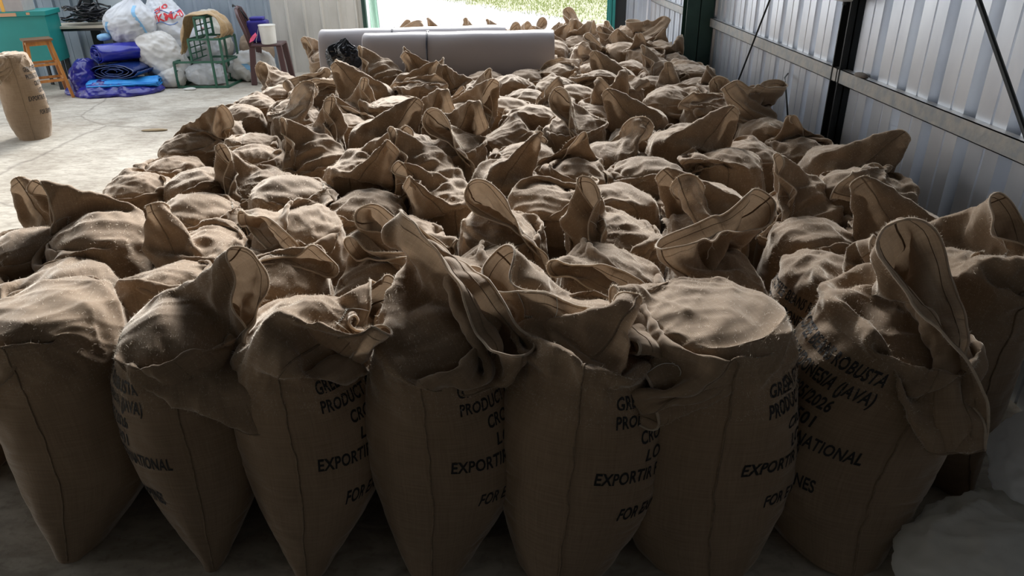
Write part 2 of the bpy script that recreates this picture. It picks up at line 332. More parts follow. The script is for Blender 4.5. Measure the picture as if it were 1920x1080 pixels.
    hr=np.full((K,M,N,1),du)
    gg=.5*(gat+np.roll(gat,-1,1))
    for r in range(rs-5,M):
        w=max(0,1-abs(r-rs)/6.)
        hr[:,r,:,0]=du*(1-(1-gg)*w)
    diag=np.hypot(du,dv)
    bp=rng.uniform(0,6,(K,1,1,3)); bf=rng.uniform(5,11,(K,1,1,3))
    def BUMP(S): return 1-.085*np.sin(S[...,0]*bf[...,0]*1.3+bp[...,0])*np.sin(S[...,1]*bf[...,1]+bp[...,1])-.05*np.sin(S[...,2]*bf[...,2]*2+S[...,1]*9+bp[...,2])
    t0=time.time()
    r1=int(M*.45)      # only the rows above are solved
    S=P[:,r1:]; m_=M-r1
    free=1-pin[:,r1:]
    for st in range(steps):
        Vv=(S-Q[:,r1:])*.92; Q=P.copy()
        acc=np.zeros_like(S); acc[...,2]-=9.8*.35
        nu=np.roll(S,-1,2)-np.roll(S,1,2)
        nv=np.empty_like(S); nv[:,1:-1]=S[:,2:]-S[:,:-2]; nv[:,0]=S[:,1]-S[:,0]; nv[:,-1]=S[:,-1]-S[:,-2]
        n=np.cross(nu,nv); n/=np.sqrt((n*n).sum(-1,keepdims=True))+1e-9
        lift=np.clip(1-st/(steps*.55),0,1)
        acc[...,2]+=9.8*.35*(LT[None,r1:,None]*(LK[None,r1:,None]+1.9*lift))
        acc+=n*(ON[:,r1:,:,None]+WR[:,r1:])+EF[:,r1:]*9.8*.35
        S+=(np.clip(Vv,-.02,.02)+np.clip(acc*dt*dt,-.01,.01))*free
        for it in range(iters):
            for s in (0,1): con_h(S,s,hr[:,r1:],con)
            for s in (0,1):
                n_=(m_-s)//2; con(S[:,s:s+2*n_:2],S[:,s+1:s+1+2*n_:2],dv,1)
            for s in (0,1):
                n_=(m_-s)//2
                con(S[:,s:s+2*n_:2,:-1],S[:,s+1:s+1+2*n_:2,1:],diag,.3)
                con(S[:,s:s+2*n_:2,1:],S[:,s+1:s+1+2*n_:2,:-1],diag,.3)
            if it%2==0:
              for o in range(4):
                A_=S[:,o:m_-2:4]; B_=S[:,o+2:m_:4]; q=min(A_.shape[1],B_.shape[1]); conc(A_[:,:q],B_[:,:q],2*dv,bend)
                A_=S[:,:,o:N-2:4]; B_=S[:,:,o+2:N:4]; q=min(A_.shape[2],B_.shape[2]); conc(A_[:,:,:q],B_[:,:,:q],2*du*.98,bend)
              for o in range(4):
                A_=S[:,m_-16+o:m_-4:4]; B_=S[:,m_-12+o:m_:4]; q=min(A_.shape[1],B_.shape[1]); conc(A_[:,:q],B_[:,:q],4*dv*.93,bend*.5)
            a=.5*(P[:,rs]+P[:,rs][:,mir]); P[:,rs]=np.where(js[...,None],a,P[:,rs])
            a=.5*(P[:,rs+1]+P[:,rs+1][:,mir]); P[:,rs+1]=np.where(js[...,None],.5*a+.5*P[:,rs+1],P[:,rs+1])
            # grain body as a solid
            z=S[...,2]; zs=ZS[:,None,None]
            idx=np.clip(z/zs*199,0,199).astype(int)
            ka=np.arange(K)[:,None,None]
            a_=ZA[ka,idx]; b_=BA[ka,idx]
            lo=z<zs
            hz=np.where(lo,0,(z-zs)/HD[:,None,None])
            q2=(S[...,0]/a_)**2+(S[...,1]/b_)**2+1e-9
            rr=(q2**.65+np.maximum(hz,0)**1.3)**(1/1.3)*BUMP(S)+1e-6
            inside=rr<1
            fct=np.where(inside,1/rr,1)
            fct=1+(fct-1)*np.where(lo,.5,.8)
            S[...,0]*=fct; S[...,1]*=fct; S[...,2]=np.where(lo|~inside,z,zs+(z-zs)*fct)
            # neighbours keep it within its place
            zc=np.clip(S[...,2]-.78,0,1)
            lim=g('hx',.275)[:,None,None]+zc*1.0
            S[...,0]-=(S[...,0]-np.clip(S[...,0],-lim,lim))*.5
            lim=g('hy',.34)[:,None,None]+zc*1.0
            S[...,1]-=(S[...,1]-np.clip(S[...,1],-lim,lim))*.5
            if it==iters-1:
                S+=(Q[:,r1:]-S)*(inside*(.75*(1-lift)))[...,None]
            S+=(T[:,r1:]-S)*pin[:,r1:]
        if st>25 and (st%4==0): selfcol(P,M,N,K)
    S[:]=S
    for _ in range(2):
        q=P.copy(); q[:,1:-1]=.5*P[:,1:-1]+.25*(P[:,2:]+P[:,:-2]); q=.5*q+.25*(np.roll(q,1,2)+np.roll(q,-1,2)); P=.4*P+.6*q
    for k in range(K):
        lx,ly=V[k].get('lean',(0,0)); z=P[k,...,2]
        P[k,...,0]+=lx*z; P[k,...,1]+=ly*z
    if log: print('sim',time.time()-t0)
    return P,dict(rs=rs,js=js,du=du,dv=dv,N=N,M=M,W=W,H=H)
def con_h(P,s,hr,con):
    if s==0: con(P[:,:,0::2],P[:,:,1::2],hr[:,:,0::2],1)
    else:
        con(P[:,:,1:-1:2],P[:,:,2::2],hr[:,:,1:-1:2],1)
        A=P[:,:,-1]; B=P[:,:,0]
        d=B-A; l=np.sqrt((d*d).sum(-1,keepdims=True))+1e-9
        c=d*((l-hr[:,:,-1])/l*.5); A+=c; B-=c
OFFS=[a+b*1000+c*1000000 for a in(-1,0,1) for b in(-1,0,1) for c in(-1,0,1)]
def selfcol(P,M,N,K,r=.026):
    r0=int(M*.6); L=(M-r0)*N
    ii,jj=np.meshgrid(np.arange(r0,M),np.arange(N),indexing='ij'); ii=np.tile(ii.ravel(),K); jj=np.tile(jj.ravel(),K)
    X=P[:,r0:].reshape(-1,3)
    kk=np.repeat(np.arange(K),L)
    cell=np.floor(X/r).astype(np.int64)
    key=(cell[:,0]+500)+(cell[:,1]+500)*1000+(cell[:,2]+500)*1000000+kk*10**9
    o=np.argsort(key,kind='stable'); ks=key[o]
    D=np.zeros_like(X); cnt=np.zeros(len(X))
    for off in OFFS:
        q=key+off
        lo=np.searchsorted(ks,q,'left'); hi=np.searchsorted(ks,q,'right')
        for m in range(4):
            a=np.nonzero(lo+m<hi)[0]
            if not len(a): break
            b=o[lo[a]+m]
            dj=np.abs(jj[a]-jj[b]); dj=np.minimum(dj,N-dj)
            f=(np.abs(ii[a]-ii[b])+dj)>3
            a=a[f]; b=b[f]
            d=X[a]-X[b]; l=np.sqrt((d*d).sum(1))+1e-9
            w=np.clip(r-l,0,None)*.3
            f=w>0; a=a[f]; d=d[f]*(w[f]/l[f])[:,None]
            for c in range(3): D[:,c]+=np.bincount(a,d[:,c],len(X))
            cnt+=np.bincount(a,minlength=len(X))
    X=X+D/np.maximum(cnt,1)[:,None]
    P[:,r0:]=X.reshape(K,M-r0,N,3)
# ------------------------------------------------------------------ sacks: variants of ear pose and filling
V = [
 # the front row, left to right
 dict(f0=(-1.2,.2,-.3), f1=(-1.0,-.3,-.2), fm=(-.6,0,0.3), e0=.28, e1=.28, zs=.72, hd=.06, a=.26, a0=.11, zb=.33),
 dict(f0=(1.8,-.3,.6), f1=(.7,-.2,2.1), fm=(0,-.2,0.7), e0=.34, e1=.36, op0=2.0, op1=.3, a0=.07, a=.255, zb=.40),
 dict(f0=(.8,-.2,1.3), f1=(1.3,-.2,1.3), fm=(0,0,0.3), e0=.32, e1=.34, op0=.2, op1=.8, a0=.09, a=.265, zb=.36),
 dict(f0=(1.9,-.1,.9), f1=(-1.1,-.7,2.1), fm=(0,0,0.3), e0=.33, e1=.38, op0=.8, op1=2.8, a0=.14, a=.265, zb=.33),
 dict(f0=(.5,.4,.9), f1=(-1.5,-.5,1.5), fm=(.2,-.3,0.6), e0=.30, e1=.34, op0=.3, op1=1.6, a0=.16, a=.265, zb=.33),
 dict(f0=(-1.8,-.2,-.3), f1=(-.2,0,.3), fm=(0,0,.3), e0=.30, e1=.28, op0=.5, op1=.5, zs=.75, hd=.05, a0=.20, a=.27, zb=.28),
 dict(f0=(.7,-1.5,-.9), f1=(-.6,-.5,2.3), fm=(0,-.2,0.6), e0=.36, e1=.36, op0=.4, op1=2.6, a0=.18, a=.27, zb=.34),
 dict(f0=(.6,-.4,1.6), f1=(-.2,-.2,1.4), fm=(0,0,0.4), e0=.3, e1=.3, op0=1.5, op1=1.2),
 # second and third rows
 dict(f0=(-.2,-1.4,-.6), f1=(-1.2,-.6,.2), fm=(0,-.5,0.3), e0=.3, e1=.3, op0=0.30, op1=0.30),
 dict(f0=(.8,.2,.9), f1=(.4,-.8,.6), fm=(0,-.2,0.3), e0=.32, e1=.32, op0=0.18, op1=0.36),
 dict(f0=(-1.6,-.4,.1), f1=(1.0,-.4,.1), fm=(0,-.2,0.5), e0=.32, e1=.32, op0=0.48, op1=0.48, zs=.7),
 dict(f0=(1.6,.1,.8), f1=(-.6,.2,.8), fm=(0,0,0.4), e0=.34, e1=.3, op0=0.72, op1=0.36),
 dict(f0=(1.5,-.8,-.4), f1=(-.8,-.3,.6), fm=(.2,-.2,0.2), e0=.34, e1=.3, op0=0.36, op1=0.54, zs=.7),
 dict(f0=(-.9,-.2,1.8), f1=(.9,-.3,1.9), fm=(0,0,1.2), e0=.33, e1=.33, op0=1.08, op1=1.20),
 dict(f0=(.2,-.3,2.1), f1=(1.3,0,.3), fm=(0,0,0.4), e0=.35, e1=.3, op0=1.32, op1=0.36),
 dict(f0=(-.9,0,1.7), f1=(1.3,-.9,-.3), fm=(0,0,0.5), e0=.33, e1=.35, op0=0.72, op1=0.36),
]
NF = len(V)
vr = random.Random(11)
for i in range(14):
    def ear():
        k = vr.random(); a = vr.uniform(0, 6.283)
        if k < .36: return (math.cos(a)*.7, math.sin(a)*.5, vr.uniform(1.4, 2.1))
        if k < .66: return (math.cos(a)*1.5, math.sin(a)*.8 - .3, vr.uniform(.2, 1.0))
        return (math.cos(a)*1.4, -abs(math.sin(a))*1.2, vr.uniform(-.8, -.1))
    V.append(dict(f0=ear(), f1=ear(), fm=(vr.uniform(-.3, .3), vr.uniform(-.4, .2), vr.uniform(0, .9)), e0=vr.uniform(.26, .36), e1=vr.uniform(.26, .36),
                  op0=vr.random()**2*1.9, op1=vr.random()**2*1.9, zs=vr.uniform(.64, .72), hd=vr.uniform(.14, .22), gather=vr.uniform(.35, .6), a0=vr.uniform(.08, .14)))
SP, SI = simulate(V, seed=5)
def upsample(P, fu, fv):
    """periodic in j, open in i; Catmull-Rom"""
    def cr(A, f, axis, per):
        n = A.shape[axis]; m = n*f if per else (n-1)*f+1
        t = np.arange(m)/f; i = np.floor(t).astype(int); u = (t-i)
        if not per: i = np.minimum(i, n-1)
        g_ = lambda k: np.take(A, (i+k) % n if per else np.clip(i+k, 0, n-1), axis=axis)
        sh = [1]*A.ndim; sh[axis] = -1; u = u.reshape(sh)
        p0, p1, p2, p3 = g_(-1), g_(0), g_(1), g_(2)
        return .5*((2*p1)+(-p0+p2)*u+(2*p0-5*p1+4*p2-p3)*u*u+(-p0+3*p1-3*p2+p3)*u**3)
    return cr(cr(P, fu, 1, True), fv, 0, False)
def normals(P):
    nu = np.roll(P, -1, 1)-np.roll(P, 1, 1); nv = np.gradient(P, axis=0); n = np.cross(nu, nv)
    return n/(np.linalg.norm(n, axis=-1, keepdims=True)+1e-9)
def crumple(P, seed, W, H, amp=.0016):
    """small folds along the weave and across the slack top"""
    r = np.random.default_rng(seed); m, n = P.shape[:2]; v = np.linspace(0, H, m)[:, None]; u = np.linspace(0, 2*W, n, endpoint=False)[None]
    d = np.zeros((m, n))
    for k in range(26):
        fu_ = r.integers(1, 16)*2*np.pi/(2*W); fv_ = r.uniform(-60, 60)
        ph = r.uniform(0, 6.3); d += r.normal()*np.sin(u*fu_+v*fv_+ph+1.5*np.sin(v*r.uniform(5, 14)+u*2*np.pi/(2*W)*r.integers(1, 4)))
    d *= (.35+.65*np.clip((v-.55)/.2, 0, 1))*amp*.55
    top = np.clip((v-.62)/.12, 0, 1)*np.clip((H+.02-v)/.1, .25, 1)
    for k in range(7):      # sharp slack folds running up to the tie
        fu_ = r.integers(2, 8)*2*np.pi/(2*W); fv_ = r.uniform(-22, 22); ph = r.uniform(0, 6.3)
        s_ = np.sin(u*fu_+v*fv_+ph+1.2*np.sin(v*r.uniform(8, 20)+u*2*np.pi/(2*W)*r.integers(1, 5)+ph))
        msk = np.clip(.5+np.sin(u*2*np.pi/(2*W)*r.integers(1, 4)+v*r.uniform(4, 12)+r.uniform(0, 6.3)), 0, 1)
        d += top*msk*.0052*((1-np.abs(s_))**2.2-.25)
    for k in range(9):      # level creases in the lower body
        v0 = r.uniform(.08, .7); u0 = r.uniform(0, 2*W); w = r.uniform(.12, .4)
        du_ = np.abs((u-u0+W) % (2*W)-W); d -= r.uniform(.0015, .004)*np.exp(-(du_/w)**2)*np.exp(-((v-v0-.02*np.sin(u*9+k))/.006)**2)
    return P+normals(P)*d[..., None]
def grid_mesh(name, P, W, H, m):
    mm, nn = P.shape[:2]; me = bpy.data.meshes.new(name)
    i = np.arange(mm-1)[:, None]; j = np.arange(nn)[None]; j2 = (j+1) % nn
    F = np.stack([i*nn+j, i*nn+j2, (i+1)*nn+j2, (i+1)*nn+j], -1).reshape(-1, 4)
    me.vertices.add(mm*nn); me.vertices.foreach_set('co', P.reshape(-1).astype(np.float32))
    me.loops.add(F.size); me.loops.foreach_set('vertex_index', F.reshape(-1).astype(np.int32))
    me.polygons.add(len(F)); me.polygons.foreach_set('loop_start', np.arange(0, F.size, 4, dtype=np.int32)); me.polygons.foreach_set('use_smooth', np.ones(len(F), bool))
    uvl = me.uv_layers.new(name='cloth')
    u0 = np.broadcast_to(j/nn*2*W, (mm-1, nn)); u1 = np.broadcast_to((j+1)/nn*2*W, (mm-1, nn)); v0 = np.broadcast_to(i/(mm-1)*H, (mm-1, nn)); v1 = np.broadcast_to((i+1)/(mm-1)*H, (mm-1, nn))
    UV = np.stack([np.stack([u0, v0], -1), np.stack([u1, v0], -1), np.stack([u1, v1], -1), np.stack([u0, v1], -1)], 2)
    uvl.data.foreach_set('uv', UV.reshape(-1).astype(np.float32))
    me.materials.append(m); me.update(calc_edges=True); me.validate(); return me
def sample(P, Nn, W, H, u, v, off=0.):
    mm, nn = P.shape[:2]; x = (np.asarray(u)/(2*W)*nn) % nn; y = np.clip(np.asarray(v)/H*(mm-1), 0, mm-1.001)
    i = np.floor(y).astype(int); j = np.floor(x).astype(int) % nn; fx = (x-np.floor(x))[..., None]; fy = (y-i)[..., None]; j2 = (j+1) % nn
    A = lambda G: (G[i, j]*(1-fx)+G[i, j2]*fx)*(1-fy)+(G[i+1, j]*(1-fx)+G[i+1, j2]*fx)*fy
    return A(P)+A(Nn)*off
# lettering, laid out flat, cut along a 15 mm grid, then wrapped on each sack
LINES = ['GREEN COFFEE BEANS ROBUSTA', 'PRODUCT OF INDONESIA (JAVA)', 'CROP YEAR 2025/2026', 'LOT INDO 2501', 'EXPORTIR PT Z', 'EXPORT', 'FOR EXPORT TO PHILIPPINES', 'INTERNATIONAL']
WIDTHS = [.56, .57, .40, .36, .29, .16, .50, .29]
SHIFT = [0, 0, 0, 0, -.19, 0, 0, .19]; LEVEL = [0, 1, 2, 3, 4, 5, 6, 4]
def flat_text():
    vs = []; fs = []
    for k, s in enumerate(LINES):
        cu = bpy.data.curves.new('t', 'FONT'); cu.body = s; cu.size = .066; cu.align_x = 'CENTER'; cu.offset = .0016; cu.shear = .14; cu.space_character = 1.06; cu.resolution_u = 3
        o = bpy.data.objects.new('t', cu); COL.objects.link(o); bpy.context.view_layer.update()
        me = bpy.data.meshes.new_from_object(o.evaluated_get(bpy.context.evaluated_depsgraph_get()))
        bm = bmesh.new(); bm.from_mesh(me); bpy.data.objects.remove(o); bpy.data.meshes.remove(me)
        xs = [v.co.x for v in bm.verts]; w = max(xs)-min(xs); sx = WIDTHS[k]/w; c = (max(xs)+min(xs))/2
        for v in bm.verts: v.co.x = (v.co.x-c)*sx; v.co.z = 0
        for a in np.arange(-.345, .35, .015):
            g_ = bm.verts[:]+bm.edges[:]+bm.faces[:]; bmesh.ops.bisect_plane(bm, geom=g_, plane_co=(a, 0, 0), plane_no=(1, 0, 0))
        for a in (.015, .032):
            g_ = bm.verts[:]+bm.edges[:]+bm.faces[:]; bmesh.ops.bisect_plane(bm, geom=g_, plane_co=(0, a, 0), plane_no=(0, 1, 0))
        bmesh.ops.triangulate(bm, faces=bm.faces[:]); bm.verts.index_update()
        vs.append(np.array([(v.co.x+SHIFT[k], v.co.y+.70-.074*LEVEL[k]) for v in bm.verts])); fs.append([tuple(v.index for v in f.verts) for f in bm.faces]); bm.free()
    return vs, fs
TV, TF = flat_text()
W_, H_ = SI['W'], SI['H']
def make_variant(k):
    near = k < NF
    P = upsample(SP[k], 3 if k < 8 else 2, 3 if k < 8 else 2); P = crumple(P, 100+k, W_, H_); Nn = normals(P)
    d = dict(P=P, N=Nn, body=grid_mesh('burlap_sack', P, W_, H_, M['jute']))
    S_ = lambda u, v, off=0.: [Vector(p) for p in sample(P, Nn, W_, H_, np.array(u, float), np.array(v, float), off)]
    # hem: the turned edge round the mouth, and the sewn side seams
    b = MB(); b.tube(S_(np.linspace(0, 2*W_, 97)[:-1], np.full(96, H_-.003)), .0042, 5, closed=True); d['hem'] = mesh_of(b, 'hem', M['hem'])
    b = MB(); vv = np.linspace(0.01, H_-.005, 60)
    wob = .002*np.sin(vv*31)+.0012*np.sin(vv*70)
    b.tube(S_(wob, vv, .001), .0034, 5); b.tube(S_(W_+wob, vv, .001), .0034, 5)
    hv = np.full(64, H_-.035); b.tube(S_(np.linspace(0, 2*W_, 65)[:-1], hv, -.001), .0014, 4, closed=True)
    d['seam'] = mesh_of(b, 'seam', M['seam'])
    # white sewing thread: down the ear, through the tie and a loose end
    b = MB(); vs_ = H_-SI['dv']*(SI['M']-1-SI['rs']); r_ = random.Random(k)
    for u0, sgn in ((V[k].get('e0', .2), 1), (W_-V[k].get('e1', .2), -1)):
        for uu in (u0, 2*W_-u0):
            vv = np.linspace(H_-.004, vs_-.01, 12); b.tube(S_(uu+.01*np.sin(np.linspace(0, 3, 12)), vv, .0025), .0013, 4)
        uu = np.linspace(u0, W_/2, 14); b.tube(S_(uu, vs_+.006*np.sin(np.arange(14)*2.2), .0025), .0013, 4)
        uu = 2*W_-uu; b.tube(S_(uu, vs_+.006*np.sin(np.arange(14)*2.2), .0025), .0013, 4)
    for s_ in range(2):
        p = S_([V[k].get('e0', .2)+.02*s_ if s_ == 0 else 2*W_-V[k].get('e0', .2)], [vs_], .004)[0]; pts = [p]; dx, dy = r_.uniform(-.006, .006), r_.uniform(-.009, -.002)
        for q in range(12): pts.append(pts[-1]+Vector((dx+.004*math.sin(q*.9+s_), dy*(1 if q < 4 else .2), -.0075 if q > 1 else .001)))
        b.tube(pts, .0013, 4)
    d['thread'] = mesh_of(b, 'sewing_thread', M['thread'])
    # loose fibres standing off the cloth
    r = np.random.default_rng(k); n = 15000 if near else 9000
    hemn = n//4
    v_ = np.concatenate([H_*(1-.5*r.random(n-hemn)**.8), np.full(hemn, H_-.004)]); u_ = r.random(n)*2*W_
    p = sample(P, Nn, W_, H_, u_, v_); nn_ = sample(Nn, Nn, W_, H_, u_, v_); tn = r.normal(0, 1, (n, 3)); tn /= np.linalg.norm(tn, axis=1, keepdims=True)
    ln = (.0035+.009*r.random(n)**2)[:, None]; dr = nn_*.55+tn*.8; dr[-hemn:] += np.array([0, 0, .2]); wd = np.cross(dr, r.normal(0, 1, (n, 3))); wd /= np.linalg.norm(wd, axis=1, keepdims=True)+1e-9
    w = .0004 if near else .00065
    vv = np.stack([p-wd*w, p+wd*w, p+dr*ln], 1).reshape(-1, 3)
    b = MB(); b.v = vv.tolist(); b.f = [(3*q, 3*q+1, 3*q+2) for q in range(n)]; d['fibres'] = mesh_of(b, 'loose_fibres', M['fibre'])
    return d
def mesh_of(b, name, m):
    me = bpy.data.meshes.new(name); me.from_pydata([tuple(p) for p in b.v], [], b.f); me.materials.append(m); me.polygons.foreach_set('use_smooth', [True]*len(me.polygons)); me.update(); return me
def letter_mesh(d, face):
    out = []
    for tv, tf in zip(TV, TF):
        u = tv[:, 0]+W_/2+(W_ if face == 'left' else 0); p = sample(d['P'], d['N'], W_, H_, u, tv[:, 1], .0015)
        b = MB(); b.v = p.tolist(); b.f = tf; out.append(mesh_of(b, 'printed_line', M['ink']))
    return out
VAR = [make_variant(k) for k in range(len(V))]
ROWN = ['front', 'second', 'third', 'fourth', 'fifth', 'sixth', 'seventh', 'eighth', 'ninth', 'tenth', 'eleventh', 'twelfth', 'thirteenth', 'fourteenth', 'fifteenth', 'sixteenth', 'seventeenth', 'eighteenth', 'nineteenth', 'twentieth']
def sack(k, x, y, rz=0, face=None, label='', group='burlap sacks packed in rows', lean=(0, 0), s=1, mx=1, fib=True, z=0):
    d = VAR[k]; o = link('burlap_sack', d['body']); o.location = (x, y, z); o.rotation_euler = (R(-lean[1]), R(lean[0]), R(rz)); o.scale = (s*mx, s, s)
    tag(o, label, 'sack', group)
    link('hem', d['hem'], o); link('seam', d['seam'], o); link('sewing_thread', d['thread'], o)['label'] = 'white sewing thread'
    if fib: tag(link('loose_fibres', d['fibres'], o), kind='stuff')
    if face:
        if face not in d: d[face] = letter_mesh(d, face)
        for me in d[face]: link('printed_line', me, o)['label'] = 'black stencilled lettering'
    return o
# front row
FR = [(0, -1.72, 2.36, 4, None, 'burlap sack cut by the photo left edge, front row, top folded over', (0, 0)),
      (1, -1.22, 2.28, 16, 'left', 'burlap sack, second from left in front row, tall ear and open ear', (0, 0)),
      (2, -.765, 2.25, 0, 'right', 'burlap sack, third from left in front row, lettering EXPORTIR at its right side', (0, 0)),
      (3, -.265, 2.22, -7, 'right', 'burlap sack, front row centre, big open hood of cloth gaping towards the viewer', (0, 0)),
      (4, .21, 2.16, -12, 'right', 'burlap sack leaning right, front row right of centre, square ear flap at its left', (4, 0)),
      (5, .70, 2.16, -3, 'right', 'burlap sack with smooth low top in front row, left of the right-leaning sack', (0, 0)),
      (6, 1.20, 2.20, 1, 'left', 'burlap sack leaning right in front row, text INTERNATIONAL along its left side', (9, 0)),
      (7, 1.80, 2.62, 8, None, 'burlap sack behind the white plastic bags at the right edge of the photo', (2, 0))]
WIDE = [1.08, 1.04, 1.08, 1.13, 1.20, 1.22, 1.26, 1.1]
for (k, x, y, rz, face, lab, lean), wd in zip(FR, WIDE): sack(k, x, y, rz, face, lab, 'burlap sacks of the front row', lean).scale = (wd, min(wd, 1.1), 1.10)
COLN = ['leftmost', 'second from left', 'third from left', 'fourth from left', 'fifth from left', 'fifth from right', 'fourth from right', 'third from right', 'second from right', 'rightmost']
def lab_for(r, c, n, extra):
    if c < n/2 and n == 10: p = 'leftmost sack' if c == 0 else ['', 'second', 'third', 'fourth', 'fifth', 'sixth'][c]+' sack from the left'
    else:
        q = n-1-c; p = 'sack nearest the metal wall' if q == 0 else ['', 'second', 'third', 'fourth', 'fifth', 'sixth', 'seventh', 'eighth', 'ninth', 'tenth'][q]+' sack from the metal wall'
    return 'brown burlap %s, in the %s row counted from the front' % (p, ROWN[r])
rr_ = random.Random(4)
order = list(range(NF, len(V)))
ROWS = {1: ([8, 9, 10, 11, 12, 9, 12, 13, 14, 15], [None]*10)}
EXT = ['ears up', 'ear leaning', 'ear folded']
SECOND = [(8, -2.42, 10, None), (8, -1.93, 12, 'right'), (9, -1.47, -6, None), (10, -1.03, 4, None), (11, -.58, 5, None), (12, -.08, -6, None), (12, .42, 3, None), (13, .90, 14, 'left'), (14, 1.36, 12, 'left'), (15, 1.84, 14, 'left')]
def earword(k):
    z = (V[k]['f0'][2]+V[k]['f1'][2])/2
    return 'ears standing up' if z > 1.35 else ('ears leaning over' if z > .5 else 'ears folded down')
NROW = 19
LOW = [k for k in order if (V[k]['f0'][2]+V[k]['f1'][2])/2 < 1.0]
for r in range(1, NROW):
    y = 2.30+.505*r
    if r == 1:
        for c, (k, x, rz, face) in enumerate(SECOND):
            sack(k, x, y+.03*math.sin(c*2.1), rz, face, lab_for(r, c, 10, earword(k)), lean=(rr_.uniform(-2, 2), rr_.uniform(-3, 1)))
        continue
    n = 10; xs = [-2.34+.478*c+(.10 if r % 2 else -.08)*(0 < c < 9) for c in range(n)]
    keep = []
    for c, x in enumerate(xs):
        if r in (12, 13) and -2.45 < x < .75: continue     # the grey bundles lie here
        if r == 14 and -2.5 < x < .2 : continue
        if r > 13 and x < -2.0 and r > 15: continue
        if y > 8.8 and x > 2.0: x = 1.93
        keep.append(x)
    for c, x in enumerate(keep):
        k = order[rr_.randrange(len(order))] if r > 3 or rr_.random() < .5 else rr_.randrange(8, len(V))
        if r > 5 and rr_.random() < .35: k = rr_.randrange(1, len(V))
        s = rr_.uniform(.94, 1.04)
        if c == 0: s = .93; k = LOW[rr_.randrange(len(LOW))]
        sack(k, x+rr_.uniform(-.05, .05), y+rr_.uniform(-.06, .06), rr_.uniform(-22, 22)+(180 if rr_.random() < .5 else 0), None, lab_for(r, c, len(keep), earword(k)),
             lean=(rr_.uniform(-4, 4), rr_.uniform(-5, 3)), s=s, mx=rr_.choice((-1, 1)), fib=True)
# the lone sack by the stool
sack(5, -5.80, 8.78, 30, 'right', 'single burlap sack standing alone on the concrete floor left, beside the wooden stool', 'single sack', (0, 0), s=1.12).scale = (.86, .9, 1.12)
# ------------------------------------------------------------------ grey wrapped bundles lying among the sacks
M['wrap'] = mat('grey_wrapping', (.42, .39, .40), .42, 0, noise_scale=1.2, col2=(.39, .36, .37), bump=.05, bump_scale=3)
M['strap'] = mat('dark_strap', (.03, .03, .045), .4)
M['black_plastic'] = mat('black_plastic', (.008, .009, .012), .22, bump=.5, bump_scale=14)
def bundle(x0, x1, y, hw, h, label, tilt=0, nx=30, fold=0):
    root = empty('grey_bundle', ((x0+x1)/2, y, 0)); tag(root, label, 'bundle', 'grey wrapped bundles')
    L_ = (x1-x0)/2; n = 48
    def ring(x, k=1.0):
        out = []
        for i in range(n):
            t = 2*math.pi*i/n; c, s_ = math.cos(t), math.sin(t)
            out.append((x, math.copysign(abs(c)**.75, c)*hw*k+.004*math.sin(x*5+i*.3), h/2+math.copysign(abs(s_)**.62, s_)*h/2*k+tilt*x))
        return out
    v = []; f = []
    xs = [-L_, -L_+.01]+[-L_+.01+(2*L_-.02)*i/nx for i in range(1, nx)]+[L_-.01, L_]
    for q, x in enumerate(xs): v += ring(x, .985 if q in (0, len(xs)-1) else 1+.004*math.sin(x*9))
    for i in range(len(xs)-1):
        for k in range(n): f.append((i*n+k, i*n+(k+1) % n, (i+1)*n+(k+1) % n, (i+1)*n+k))
    f.append(tuple(range(n-1, -1, -1))); f.append(tuple((len(xs)-1)*n+k for k in range(n)))
    MB().add(v, f).build('wrapping', M['wrap'], root, smooth=True)
    return root, ring
b1, ring1 = bundle(-1.62, .52, 8.55, .24, 1.15, 'grey wrapped bundle in front with a dark strap round its middle')
sx = -.90+.55
MB().tube([Vector((sx, p[1]*1.01, max(.004, p[2]+.003*(1 if p[2] > .6 else -1)))) for p in ring1(sx)], .011, 6, closed=True).build('strap', M['strap'], b1)
MB().box(sx-.016, sx+.016, -.012, .012, 1.148, 1.168).build('strap_clip', mat('white_clip', (.8, .8, .8), .5), b1, bevel=.003)
b2, ring2 = bundle(-2.24, -.02, 9.12, .24, 1.145, 'long grey wrapped bundle lying behind the strapped one', tilt=.008)
sx = -1.02+1.13
MB().tube([Vector((sx-.35, p[1]*1.01, max(.004, p[2]+.003*(1 if p[2] > .6 else -1)))) for p in ring2(sx-.35)], .010, 6, closed=True).build('strap', M['strap'], b2)
